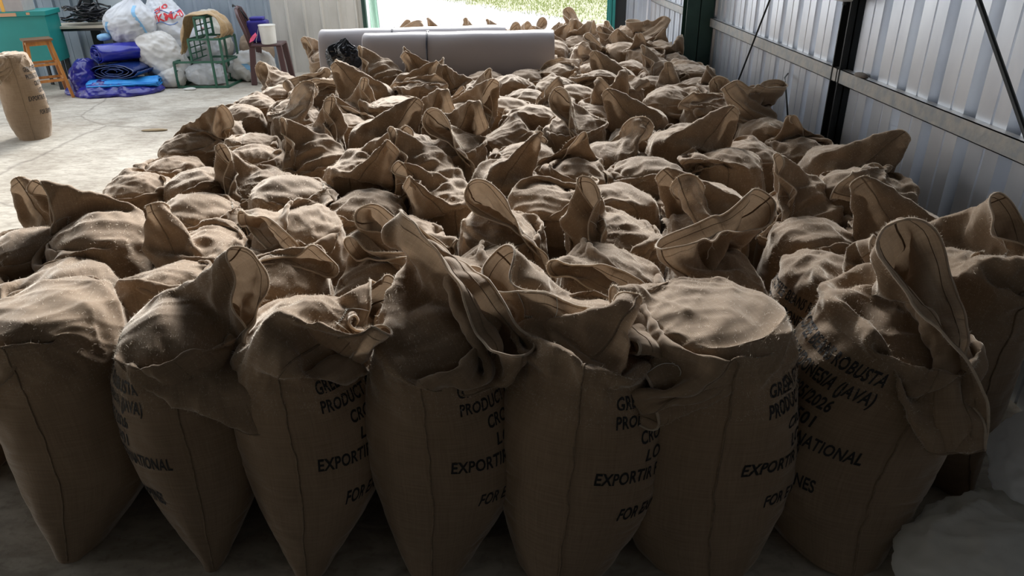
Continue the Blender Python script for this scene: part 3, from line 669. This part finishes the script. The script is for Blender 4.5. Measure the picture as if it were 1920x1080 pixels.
# crumpled blob used for plastic bags
def blob(name, m, c, r, seed, wr=.05, neck=None, parent=None, nu=72, nv=48, ridge=True, floor=0.0, sq=1.0, fine=1.0, slant=(0, 0)):
    v = []; f = []; off = Vector((seed*7.3, seed*3.1, seed*1.7))
    for i in range(nv+1):
        p = math.pi*i/nv; cz = -math.cos(p); sr = math.sin(p)
        for j in range(nu):
            t = 2*math.pi*j/nu; d = Vector((math.copysign(abs(math.cos(t))**sq, math.cos(t))*sr**.8 if sr > 0 else 0, math.copysign(abs(math.sin(t))**sq, math.sin(t))*sr**.8 if sr > 0 else 0, cz))
            q = Vector((d.x*r[0], d.y*r[1], d.z*r[2])); s_ = q*3.2+off
            w = noise.noise(s_)*.9
            if ridge: w += (1-2*abs(noise.noise(s_*2.1+Vector((3, 1, 7)))))*.45+(1-2*abs(noise.noise(s_*4.6*fine)))*.22+(1-2*abs(noise.noise(s_*10*fine)))*.10
            q += d*wr*w
            if neck and cz > .55:
                k = (cz-.55)/.45; k = k*k*(3-2*k); q.x = q.x*(1-k*.8)+neck[0]*k; q.y = q.y*(1-k*.8)+neck[1]*k; q.z += neck[2]*k
            q.x += slant[0]*(q.z+r[2]); q.y += slant[1]*(q.z+r[2])
            z = q.z+c[2]
            if z < floor+.004: z = floor+.004
            v.append((q.x+c[0], q.y+c[1], z))
    for i in range(nv):
        for j in range(nu): f.append((i*nu+j, i*nu+(j+1) % nu, (i+1)*nu+(j+1) % nu, (i+1)*nu+j))
    return MB().add(v, f).build(name, m, parent, smooth=True)
tag(blob('black_plastic_bag', M['black_plastic'], (-1.93, 8.80, .88), (.20, .09, .15), 3, .045, neck=(.05, 0, .03), nu=140, nv=100, fine=1.6), 'crumpled black plastic bag lying against the left end of the grey bundles', 'bag')
# ------------------------------------------------------------------ plastic bags at lower right
M['film'] = mat('white_plastic_film', (.92, .93, .94), .35, bump=.4, bump_scale=12, transmit=.45)
M['film_milky'] = mat('milky_plastic_film', (.88, .87, .82), .38, bump=.35, bump_scale=9, transmit=.45)
tag(blob('plastic_bag', M['film_milky'], (1.78, 1.84, .08), (.38, .27, .17), 5, .075, nu=110, nv=70), 'milky white plastic bag on the floor, lower right corner of the photo', 'plastic bag', 'white plastic bags by the front sacks')
tag(blob('plastic_bag', M['film'], (1.98, 2.02, .34), (.19, .18, .17), 9, .065, neck=(-.06, -.04, .10), nu=110, nv=70), 'smaller white plastic bag on top of the milky bag at the right edge', 'plastic bag', 'white plastic bags by the front sacks')
# ------------------------------------------------------------------ wall fittings on the right
MB().tube([(2.34, 6.3, 2.3), (2.34, 7.8, .35)], .009, 8).build('brace_rod', M['black_steel'])
tag(bpy.data.objects['brace_rod'], 'thin black brace rod crossing the wall bay beside the green post', 'rod', 'brace rods')
o = MB().tube([(2.34, 4.3, 2.2), (2.34, 2.6, .72)], .013, 8).build('brace_rod', M['black_steel']); tag(o, 'thick black brace rod crossing the nearest wall bay at right', 'rod', 'brace rods')
r = empty('wall_box', (2.36, 5.40, 1.72)); tag(r, 'small white electrical box at the top of the black post on the metal wall', 'box')
MB().box(-.05, .03, -.09, .09, -.06, .09).build('cover', mat('box_white', (.6, .62, .63), .4), r, bevel=.012)
MB().tube([(-.01, -.04, -.06), (-.01, -.04, -.085)], .012, 10).build('cable_gland', M['black_steel'], r)
o = blob('cloth_scrap', mat('grey_rag', (.14, .12, .10), .9), (2.42, 5.06, 1.205), (.028, .075, .014), 4, .007, nu=24, nv=16, floor=1.196); tag(o, 'small dirty rag lying on the wall rail next to the black post', 'rag')
cb = MB().tube([(2.44, 6.45, .99), (2.36, 6.3, .98), (2.31, 6.1, .92), (2.30, 6.0, .82), (2.33, 5.95, .6)], .007, 8).build('black_hose', M['black_steel']); tag(cb, 'black hose end curving down behind the sacks at the metal wall', 'hose')
# plastic sheet at the left door jamb
v = []; f = []; nxx, nzz = 26, 40
for i in range(nzz+1):
    for j in range(nxx+1):
        s_ = j/nxx; z = .15+3.2*i/nzz; v.append((DOOR_X0+.02+s_*.20*(.8+.3*noise.noise(Vector((0, 0, z*1.6)))), WALL_Y+.16+.07*math.sin(s_*9+z*1.3)+.05*noise.noise(Vector((s_*3, 2, z*2))), z))
for i in range(nzz):
    for j in range(nxx): a = i*(nxx+1)+j; f.append((a, a+1, a+nxx+2, a+nxx+1))
o = MB().add(v, f).build('plastic_sheet', mat('pale_green_film', (.55, .68, .62), .3, transmit=.5), smooth=True, solid=.003); tag(o, 'pale green plastic sheet hanging at the left edge of the doorway', 'plastic sheet')
# ------------------------------------------------------------------ stool
M['wood'] = mat('orange_varnished_wood', (.52, .22, .05), .35, noise_scale=3, col2=(.36, .13, .03), stretch=(9, 9, 1), coat=.2)
M['wood_dim'] = mat('dimmed_varnished_wood', (.22, .09, .035), .35, noise_scale=3, col2=(.15, .06, .02), stretch=(1, 9, 9), coat=.2)  # seat wood darker than the legs: weak light on top put into the colour
def stool(loc, rz, s=1.0, H=.86):
    r = empty('wooden_stool', loc, rz); tag(r, 'orange varnished wooden stool with splayed legs in front of the green cabinet', 'stool')
    MB().box(-.19, .19, -.19, .19, H-.03, H).build('seat', M['wood_dim'], r, bevel=.004)
    t, bt = .14, .24
    P_ = lambda a, b_, z: Vector((a*(t+(bt-t)*(H-z)/H), b_*(t+(bt-t)*(H-z)/H), z))
    for a, b_ in ((-1, -1), (1, -1), (1, 1), (-1, 1)): MB().bar(P_(a, b_, H-.03), P_(a, b_, 0), .042, .042, up=(0, 1, 0)).build('leg', M['wood'], r, bevel=.003)
    for z, w in ((H-.06, .06), (.50, .035), (.27, .04)):
        for (a, b_), (c, d_) in (((-1, -1), (1, -1)), ((1, -1), (1, 1)), ((1, 1), (-1, 1)), ((-1, 1), (-1, -1))):
            if z == .50 and a*c == 1 and a < 0: continue
            MB().bar(P_(a, b_, z), P_(c, d_, z), .022, w).build('apron' if w == .06 else 'stretcher', M['wood'], r, bevel=.002)
stool((-6.98, 11.25, 0), R(38))
# ------------------------------------------------------------------ teal cabinet with a carton on it
M['teal'] = mat('teal_paint', (.012, .22, .20), .45, noise_scale=2, col2=(.015, .26, .235))
M['tape'] = mat('brown_tape', (.55, .30, .17), .4); M['tape_orange'] = mat('orange_tape', (.75, .38, .05), .4)
M['dark'] = mat('dark_board', (.015, .02, .022), .6)
r = empty('teal_cabinet', (-7.55, 12.1, 0), R(12)); tag(r, 'teal green cabinet behind the wooden stool, brown tape along its top edge', 'cabinet')
MB().box(-1.0, .36, -.30, .30, .42, 1.12).build('body', M['teal'], r, bevel=.006)
MB().box(-1.02, .39, -.33, .33, 1.12, 1.19).build('top', M['teal'], r, bevel=.006)
MB().box(-.40, -.02, -.334, -.33, 1.125, 1.175).build('brown_tape', M['tape'], r); MB().box(.12, .17, -.334, -.33, 1.14, 1.175).build('brown_tape', M['tape'], r)
for x in (-.95, .31):
    for y in (-.26, .26): MB().box(x-.03, x+.03, y-.03, y+.03, 0, .42).build('leg', M['dark'], r)
r2 = empty('carton', (-7.75, 11.95, 1.19), R(8)); tag(r2, 'grey carton with orange tape standing on the teal cabinet', 'box')
MB().box(-.5, .33, -.18, .22, 0, .55).build('body', mat('grey_card', (.42, .38, .36), .7, noise_scale=6, col2=(.36, .33, .32)), r2, bevel=.006)
MB().box(.02, .07, -.1825, -.18, 0, .55).build('tape', M['tape_orange'], r2); MB().box(.25, .29, -.1825, -.18, .30, .42).build('tape', M['tape_orange'], r2)
# ------------------------------------------------------------------ work table, cables, dark frame
M['cream'] = mat('cream_board', (.62, .56, .44), .5, noise_scale=4, col2=(.56, .50, .39))
r = empty('work_table', (-6.95, 12.72, 0), R(6)); tag(r, 'cream topped table against the wall carrying a heap of black cables', 'table')
MB().box(-.75, .62, -.32, .32, .87, .91).build('tabletop', M['cream'], r, bevel=.004)
for x in (-.7, .45):
    for y in (-.27, .27): MB().box(x-.02, x+.02, y-.02, y+.02, 0, .87).build('leg', M['black_steel'], r)
MB().bar((.45, -.27, .62), (.60, -.27, .86), .02).build('bracket', M['galv'], r)
MB().box(-.7, .45, -.28, -.25, .83, .87).build('rail', M['black_steel'], r)
b = MB(); q_ = random.Random(3)
for k in range(16):
    cx, cy = q_.uniform(-.18, .16), q_.uniform(-.08, .08); ra, rb = q_.uniform(.10, .24), q_.uniform(.07, .16); zz_ = .02+k*.011; ta, tb = q_.uniform(-.25, .25), q_.uniform(-.3, .5)
    b.tube([(cx+ra*math.cos(t), cy+rb*math.sin(t), max(.012, zz_+.03+ta*ra*math.cos(t)*.4+tb*rb*math.sin(t)*.4+.01*math.sin(5*t+k))) for t in [2*math.pi*i/36 for i in range(36)]], .011, 6, closed=True)
b.tube([(-.12, 0, .05), (-.10, -.02, .2), (-.04, 0, .3), (.02, .02, .33)], .017, 7)
o = b.build('cable_coil', M['black_plastic']); o.location = (-6.86, 12.62, .91); o.scale = (1.35, 1.2, 1.3); tag(o, 'tangled heap of black cables on the cream table', 'cables')
r = empty('control_box', (-6.62, 13.08, 1.0)); tag(r, 'pale grey control box on the wall above the cable heap', 'box')
MB().box(-.30, .30, -.06, .03, .1, .85).build('housing', mat('pale_grey_box', (.60, .68, .72), .4), r, bevel=.01)
MB().tube([(-.24, -.09, .42), (-.23, -.12, .25), (-.18, -.16, .08), (-.14, -.22, -.03)], .014, 8).build('cable', M['black_steel'], r)
MB().tube([(.0, -.09, .5), (.14, -.12, .36), (.25, -.14, .22), (.27, -.15, .1), (.18, -.2, .0)], .008, 8).build('cable', M['black_steel'], r)
r = empty('steel_frame', (-7.3, 13.0, 0)); tag(r, 'black steel frame with a thick crossbar standing behind the table', 'frame')
for x in (-1.2, .28, 1.02): MB().box(x-.06, x+.06, -.05, .05, 0, 2.6).build('post', M['black_steel'], r)
MB().box(-1.2, 1.02, -.06, .04, 1.52, 1.66).build('crossbar', M['black_steel'], r)
# ------------------------------------------------------------------ tarpaulins
def spiral(name, m, c, ax, L_, rx, rz_, turns, seed, label, cat='tarpaulin', group='folded tarpaulins', th=.012, n=44, r0=.18):
    """a sheet rolled loosely and flattened; its end shows the layers"""
    ax = Vector(ax).normalized(); sd_ = Vector((ax.y, -ax.x, 0)); v = []; f = []; N_ = int(n*turns); nl = 26
    for i in range(N_+1):
        t = 2*math.pi*i/n; k = r0+(1-r0)*i/N_
        for l in range(nl+1):
            s_ = l/nl; w = noise.noise(Vector((math.cos(t)*1.5+seed, math.sin(t)*1.5, s_*3+k*4)))*.022
            w2 = (1-2*abs(noise.noise(Vector((math.cos(t)*3+seed, math.sin(t)*3, s_*8)))))*.008
            q = c+ax*(s_-.5)*(L_+.03*math.sin(t*1.7+seed))+sd_*(math.cos(t)*(rx*k+w+w2))+Vector((0, 0, 1))*(math.sin(t)*(rz_*k+w*.5+w2))
            q.z = max(q.z, .006); v.append(q)
    for i in range(N_):
        for l in range(nl): a = i*(nl+1)+l; f.append((a, a+1, a+nl+2, a+nl+1))
    o = MB().add(v, f).build(name, m, smooth=True, solid=th); tag(o, label, cat, group); return o
M['tarp_b'] = mat('ultramarine_tarp', (.018, .025, .36), .28, noise_scale=5, col2=(.012, .018, .24), bump=.35, bump_scale=18, coat=.3)
M['tarp_n'] = mat('navy_tarp', (.010, .035, .16), .25, noise_scale=5, col2=(.008, .022, .10), bump=.4, bump_scale=18, coat=.4)
M['foam'] = mat('light_blue_foam', (.02, .22, .62), .5, noise_scale=8, col2=(.03, .30, .70))
M['tarp_p'] = mat('violet_blue_tarp', (.022, .02, .27), .3, noise_scale=5, col2=(.014, .014, .17), bump=.4, bump_scale=16, coat=.3)
spiral('folded_tarpaulin', M['tarp_b'], Vector((-6.05, 12.0, .57)), (.72, .68, 0), .95, .27, .15, 4.2, 1, 'ultramarine rolled tarpaulin on top of the stack, spiral end showing')
spiral('folded_tarpaulin', M['tarp_n'], Vector((-6.05, 11.85, .325)), (.12, 1, 0), .75, .42, .115, 4.0, 2, 'navy folded tarpaulin in the middle of the stack beside the stool')
spiral('folded_foam_sheet', M['foam'], Vector((-5.98, 11.55, .155)), (.98, .25, 0), 1.0, .26, .075, 2.0, 3, 'light blue foam sheet lying under the navy tarpaulin', 'foam sheet', th=.018, r0=.4)
o = blob('crumpled_tarpaulin', M['tarp_p'], (-6.20, 11.60, .035), (.72, .46, .10), 6, .075, nu=120, nv=60); tag(o, 'crumpled violet blue tarpaulin spread on the floor under the stack', 'tarpaulin', 'folded tarpaulins')
o = blob('crumpled_tarpaulin', M['tarp_p'], (-6.60, 11.62, .20), (.16, .34, .24), 8, .06, nu=80, nv=50); tag(o, 'violet blue tarpaulin heap standing up behind the stool legs', 'tarpaulin', 'folded tarpaulins')
# ------------------------------------------------------------------ white sacks against the wall
M['woven'] = mat('white_woven_plastic', (.60, .62, .64), .42, noise_scale=4, col2=(.50, .52, .55), bump=.3, bump_scale=16)
M['woven_w'] = mat('off_white_cloth', (.66, .65, .62), .55, noise_scale=3, col2=(.56, .55, .52), bump=.25, bump_scale=12)
M['woven_c'] = mat('cream_cloth', (.52, .49, .42), .6, noise_scale=3, col2=(.44, .41, .35), bump=.25, bump_scale=12)
M['blue_stripe'] = mat('pale_blue_weave', (.22, .45, .68), .5)
M['clear'] = mat('clear_plastic_film', (.68, .70, .72), .22, bump=.5, bump_scale=16, transmit=.3)
M['red_ink'] = mat('red_print', (.62, .03, .04), .5); M['blue_ink'] = mat('blue_print', (.08, .18, .45), .5)
def drape(o, pts, off=.006):
    """lay a line of points (seen from the camera side) onto a bag: nearest hit along -Y"""
    from mathutils.bvhtree import BVHTree
    me = o.data; bv = BVHTree.FromPolygons([v.co for v in me.vertices], [p.vertices for p in me.polygons]); out = []
    for x, z in pts:
        h = bv.ray_cast(Vector((x, 5, z)), Vector((0, 1, 0)))
        if h[0] is not None: out.append((h[0]+Vector((0, -off, 0)), h[1]))
    return out
o = blob('striped_woven_sack', M['woven'], (-6.03, 12.20, .96), (.36, .30, .30), 11, .05, neck=(.10, 0, .14), nu=110, nv=70, slant=(.12, 0), sq=.8); tag(o, 'white woven sack with pale blue stripes lying on the blue tarpaulins', 'sack', 'white sacks by the wall')
for xs_ in ([(-5.76+.05*math.sin(z*9), z) for z in np.arange(.72, 1.25, .03)], [(-6.30+.25*(z-.7), z) for z in np.arange(.74, 1.02, .03)]):
    h = drape(o, xs_); b = MB(); n0 = len(h)
    if n0 > 2:
        v = []
        for p, nn in h: v += [p+Vector((-.028, 0, 0)), p+Vector((.028, .004, 0))]
        b.add(v, [(2*i, 2*i+1, 2*i+3, 2*i+2) for i in range(n0-1)]); b.build('blue_stripe', M['blue_stripe'], o, solid=.004)
o2 = blob('sack_scrap', M['blue_stripe'], (-6.36, 11.98, .78), (.10, .08, .055), 12, .025, nu=40, nv=26, floor=.6); tag(o2, 'pale blue corner of woven cloth sticking out left of the striped sack', 'cloth')
pr = blob('printed_woven_sack', M['woven'], (-5.55, 12.50, .66), (.36, .30, .66), 14, .05, nu=110, nv=90, slant=(-.05, .05)); tag(pr, 'white woven sack with red and blue print leaning against the wall', 'sack', 'white sacks by the wall')
def wrap_text(o, s, x, z, size, rot, m, name):
    cu = bpy.data.curves.new('t', 'FONT'); cu.body = s; cu.size = size; cu.offset = .004; cu.align_x = 'CENTER'; cu.resolution_u = 2
    t = bpy.data.objects.new('t', cu); COL.objects.link(t); bpy.context.view_layer.update()
    me = bpy.data.meshes.new_from_object(t.evaluated_get(bpy.context.evaluated_depsgraph_get())); bm = bmesh.new(); bm.from_mesh(me); bpy.data.objects.remove(t)
    for a in np.arange(-.5, .5, .03): g_ = bm.verts[:]+bm.edges[:]+bm.faces[:]; bmesh.ops.bisect_plane(bm, geom=g_, plane_co=(a, 0, 0), plane_no=(1, 0, 0))
    from mathutils.bvhtree import BVHTree
    bv = BVHTree.FromPolygons([v.co for v in o.data.vertices], [p.vertices for p in o.data.polygons]); ca, sa = math.cos(rot), math.sin(rot)
    for v in bm.verts:
        px_, pz_ = x+v.co.x*ca-v.co.y*sa, z+v.co.x*sa+v.co.y*ca; h = bv.ray_cast(Vector((px_, 5, pz_)), Vector((0, 1, 0)))
        v.co = (h[0]+Vector((0, -.008, 0))) if h[0] is not None else Vector((px_, o.location.y+12.3, pz_))
    me2 = bpy.data.meshes.new(name); bm.to_mesh(me2); bm.free(); me2.materials.append(m); return link(name, me2, o)
wrap_text(pr, 'UKMA', -5.47, .98, .16, R(12), M['red_ink'], 'printed_word'); wrap_text(pr, 'EKO', -5.52, 1.13, .09, R(35), M['red_ink'], 'printed_word')
for za in (.93, 1.10):
    h = drape(pr, [(-5.62+.3*i/14, za+.03*math.sin(i*.45)+.02*i/14) for i in range(15)]); MB().tube([p for p, nn in h], .006, 5).build('printed_line', M['blue_ink'], pr)
o = blob('white_cloth_sack', M['woven_w'], (-5.48, 12.14, .43), (.34, .27, .42), 17, .05, nu=110, nv=80, slant=(-.25, 0)); tag(o, 'big white sack slumped on the floor between tarpaulins and green rack', 'sack', 'white sacks by the wall')
o = blob('white_cloth_sack', M['woven_w'], (-5.42, 11.98, .15), (.22, .18, .16), 18, .04, nu=80, nv=50); tag(o, 'low white cloth bundle on the floor left of the green rack foot', 'bundle', 'white sacks by the wall')
o = blob('cream_cloth_sack', M['woven_c'], (-5.02, 12.85, .55), (.30, .22, .50), 21, .05, nu=80, nv=60, sq=.75); tag(o, 'cream cloth sack standing close to the wall behind the plastic bag', 'sack', 'white sacks by the wall')
o = blob('white_plastic_bag', M['clear'], (-5.06, 12.55, .48), (.24, .20, .40), 22, .06, neck=(.1, 0, .1), nu=100, nv=70); tag(o, 'translucent white plastic bag with a red spot above the green rack', 'plastic bag', 'white sacks by the wall')
h = drape(o, [(-4.98, .84)])
if h: MB().lathe([(.001, 0), (.03, .004), (.001, .008)], h[0][0], 12).build('red_spot', M['red_ink'], o)
o = blob('clear_plastic_bag', M['clear'], (-4.90, 12.08, .16), (.30, .19, .17), 23, .06, nu=120, nv=70, floor=.03); tag(o, 'crumpled clear plastic bag lying inside the bottom of the green rack', 'plastic bag')
o = blob('white_cloth_sack', M['woven_w'], (-4.30, 12.52, .20), (.36, .26, .24), 25, .06, nu=110, nv=60); tag(o, 'white sack with pale blue patch on the floor right of the green rack', 'sack', 'white sacks by the wall')
h = drape(o, [(-4.32+.14*i/8, .30-.14*i/8) for i in range(9)]); v = []
for p, nn in h: v += [p+Vector((-.05, 0, 0)), p+Vector((.05, 0, 0))]
if len(h) > 2: MB().add(v, [(2*i, 2*i+1, 2*i+3, 2*i+2) for i in range(len(h)-1)]).build('blue_patch', M['blue_stripe'], o, solid=.004)
o = blob('brown_cloth_sack', mat('brown_sack_cloth', (.26, .19, .13), .85, bump=.4, bump_scale=20), (-4.28, 12.88, .45), (.24, .16, .28), 26, .05, nu=60, nv=40); tag(o, 'small brown cloth sack heap by the wall behind the white sack', 'sack')
o = blob('white_cloth_sack', M['woven_w'], (-3.98, 12.28, .10), (.17, .15, .13), 27, .04, nu=60, nv=40); tag(o, 'small white sack end resting on the floor beside the chair leg', 'sack', 'white sacks by the wall')
# ------------------------------------------------------------------ green stepped rack with a jute cloth
M['rack'] = mat('green_rack_paint', (.012, .085, .05), .4, noise_scale=8, col2=(.016, .11, .065))
r = empty('stepped_rack', (-4.85, 12.0, 0), R(-3)); tag(r, 'dark green stepped steel rack with a burlap cloth over its top', 'rack')
x0, x1, x2, xm = -.42, .38, -.12, .20; y0, y1 = -.20, .40; w = .03
for x, h_ in ((x0, .40), (x2, .74), (xm, 1.06), (x1, .74)):
    for y in (y0, y1):
        MB().bar((x, y, 0 if x in (x0, x1) else (.40 if x == x2 else .0 if x == xm else .38)), (x, y, h_), w).build('upright', M['rack'], r)
for (xa, xb, z) in ((x0, x1, .02), (x0, x1, .40), (x2, x1, .74), (xm-.16, xm, 1.06)):
    for y in (y0, y1): MB().bar((xa, y, z), (xb, y, z), w).build('rail', M['rack'], r)
    for x in (xa, xb): MB().bar((x, y0, z), (x, y1, z), w).build('rail', M['rack'], r)
for (x, za, zb) in ((x0, .05, .37), (x2, .43, .71), (xm-.16, .77, 1.03)):
    b = MB()
    for i in range(4): b.bar((x, y0, za+(zb-za)*i/3), (x, y1, za+(zb-za)*i/3), .016)
    for i in range(4): b.bar((x, y0+(y1-y0)*i/3, za), (x, y0+(y1-y0)*i/3, zb), .016)
    b.build('mesh_panel', M['rack'], r)
for y in (y0, y1): MB().bar((xm-.16, y, .74), (xm-.16, y, 1.06), w).build('upright', M['rack'], r)
path = [(-.34, .52), (-.30, .62), (-.27, .74), (-.22, .88), (-.15, 1.02), (-.08, 1.105), (.02, 1.12), (.14, 1.125), (.24, 1.13), (.34, 1.06), (.42, .95), (.43, .84), (.36, .76), (.28, .78)]
v = []; f = []; m_ = 16
pp = []
for i in range(len(path)-1):
    for q in range(4): t = q/4; pp.append((path[i][0]*(1-t)+path[i+1][0]*t, path[i][1]*(1-t)+path[i+1][1]*t))
pp.append(path[-1])
for i, (px_, pz_) in enumerate(pp):
    fr = i/(len(pp)-1); hw = .22*(.35+.65*min(1, fr*2.5)); 
    for j in range(m_+1):
        s_ = j/m_*2-1; nz_ = noise.noise(Vector((i*.13, j*.35, 4)))*.05
        v.append((px_+nz_+.02*math.sin(j*1.1+i*.2), .06+s_*hw-.05*(1-fr), max(pz_+nz_*.7-.03*s_*s_, 1.08 if 22 < i < 33 else 0)+.0))
for i in range(len(pp)-1):
    for j in range(m_): a = i*(m_+1)+j; f.append((a, a+1, a+m_+2, a+m_+1))
o = MB().add(v, f).build('burlap_cloth', mat('tan_burlap', (.50, .34, .17), .9, noise_scale=30, col2=(.40, .27, .13), bump=.4, bump_scale=90, sheen=.4, transmit=.15), smooth=True, solid=.008); o.location = (-4.85, 12.0, 0); o.rotation_euler = (0, 0, R(-3)); tag(o, 'tan burlap cloth thrown over the top of the green rack', 'cloth')
o = blob('paper_scrap', M['woven_w'], (-5.05, 11.66, .015), (.10, .05, .02), 30, .012, nu=30, nv=16); tag(o, 'white scrap of plastic on the floor in front of the green rack', 'scrap')
# ------------------------------------------------------------------ plastic chair, sprayer tank, bucket
M['brown_pl'] = mat('brown_plastic', (.075, .035, .035), .38)
r = empty('plastic_chair', (-3.88, 12.25, 0), R(4)); tag(r, 'dark brown plastic chair by the wall carrying a white bucket', 'chair')
SH = .62
MB().box(-.25, .25, -.24, .24, SH-.035, SH).build('seat', M['brown_pl'], r, bevel=.015)
for a in (-1, 1):
    for b_ in (-1, 1): MB().bar((a*.21, b_*.20, SH-.03), (a*.26, b_*.25, 0), .09, .06).build('leg', M['brown_pl'], r, bevel=.012)
for b_ in (-1, 1):
    MB().tube([(-.23, b_*.22, SH-.02), (-.28, b_*.23, SH+.2), (-.35, b_*.22, SH+.42), (-.38, b_*.15, SH+.52)], .024, 8).build('back_post', M['brown_pl'], r, smooth=True)
MB().tube([(-.38, -.15, SH+.52), (-.39, 0, SH+.55), (-.38, .15, SH+.52)], .026, 8).build('top_rail', M['brown_pl'], r, smooth=True)
b = MB()
for y in (-.10, 0, .10): b.bar((-.24, y, SH), (-.38, y, SH+.52), .035, .012)
b.build('back_slats', M['brown_pl'], r)
r = empty('sprayer_tank', (-4.04, 12.36, SH), R(4)); tag(r, 'violet blue sprayer tank on the brown chair behind the bucket', 'tank')
MB().box(-.15, .17, -.12, .12, 0, .34).build('tank', mat('violet_plastic', (.025, .02, .20), .35), r, bevel=.035)
MB().box(-.10, .12, -.09, .09, .34, .39).build('lid', mat('violet_lid', (.03, .025, .24), .35), r, bevel=.02)
MB().tube([(-.14, -.05, .36), (-.22, -.08, .52), (-.32, -.06, .58), (-.34, .0, .55)], .013, 8).build('hose', M['black_steel'], r, smooth=True)
r = empty('white_bucket', (-3.82, 12.12, SH)); tag(r, 'round white plastic bucket standing on the brown chair', 'bucket')
MB().lathe([(.11, 0), (.118, .01), (.128, .27), (.134, .272), (.134, .29), (.126, .292), (.124, .28), (.0, .278)], (0, 0, 0), 40).build('bucket_body', mat('white_plastic', (.72, .71, .66), .4, noise_scale=5, col2=(.66, .65, .60)), r, smooth=False)
MB().tube([(-.133, 0, .25), (-.15, -.06, .14), (-.17, -.11, .06), (-.16, -.13, .03)], .004, 6).build('handle', M['galv'], r)
o = MB().add([(0, 0, 0), (.05, -.01, .05), (.10, 0, .09), (.12, -.01, .05), (.05, 0, -.03), (-.02, -.01, -.06)], [(0, 1, 4), (1, 2, 3), (1, 3, 4), (0, 4, 5)]).build('pink_ribbon', mat('pink_ribbon', (.85, .12, .25), .5), solid=.003); o.location = (-4.06, 11.96, .72); tag(o, 'pink ribbon hanging at the left of the white bucket', 'ribbon')
# white sack corner at the left border
o = blob('white_cloth_sack', M['woven_w'], (-6.62, 8.3, .24), (.34, .24, .26), 33, .04, nu=60, nv=40); tag(o, 'white sack just showing at the left edge beside the single burlap sack', 'sack')
# debris on the floor
o = blob('straw_scrap', mat('straw', (.30, .22, .12), .9), (-4.42, 8.95, .006), (.16, .05, .012), 34, .01, nu=30, nv=12, floor=0); tag(o, 'small heap of straw dust on the concrete floor left of the sacks', 'debris')
# grass tufts outside
b = MB(); g_ = random.Random(8)
for i in range(9000):
    x = g_.uniform(-3, 6); y = 20+g_.random()**.7*10
    if x*2+y < 25.2+g_.uniform(-1.5, 1.5): continue
    h_ = g_.uniform(.03, .11); a = g_.uniform(0, 6.28); dx, dy = math.cos(a)*.012, math.sin(a)*.012
    b.add([(x-dx, y-dy, -.02), (x+dx, y+dy, -.02), (x+g_.uniform(-.05, .05), y+g_.uniform(-.05, .05), h_-.02)], [(0, 1, 2)])
o = b.build('grass', mat('grass_blade', (.15, .18, .05), .7, transmit=.3)); tag(o, 'short sunlit grass outside the doorway', 'grass', kind='stuff')
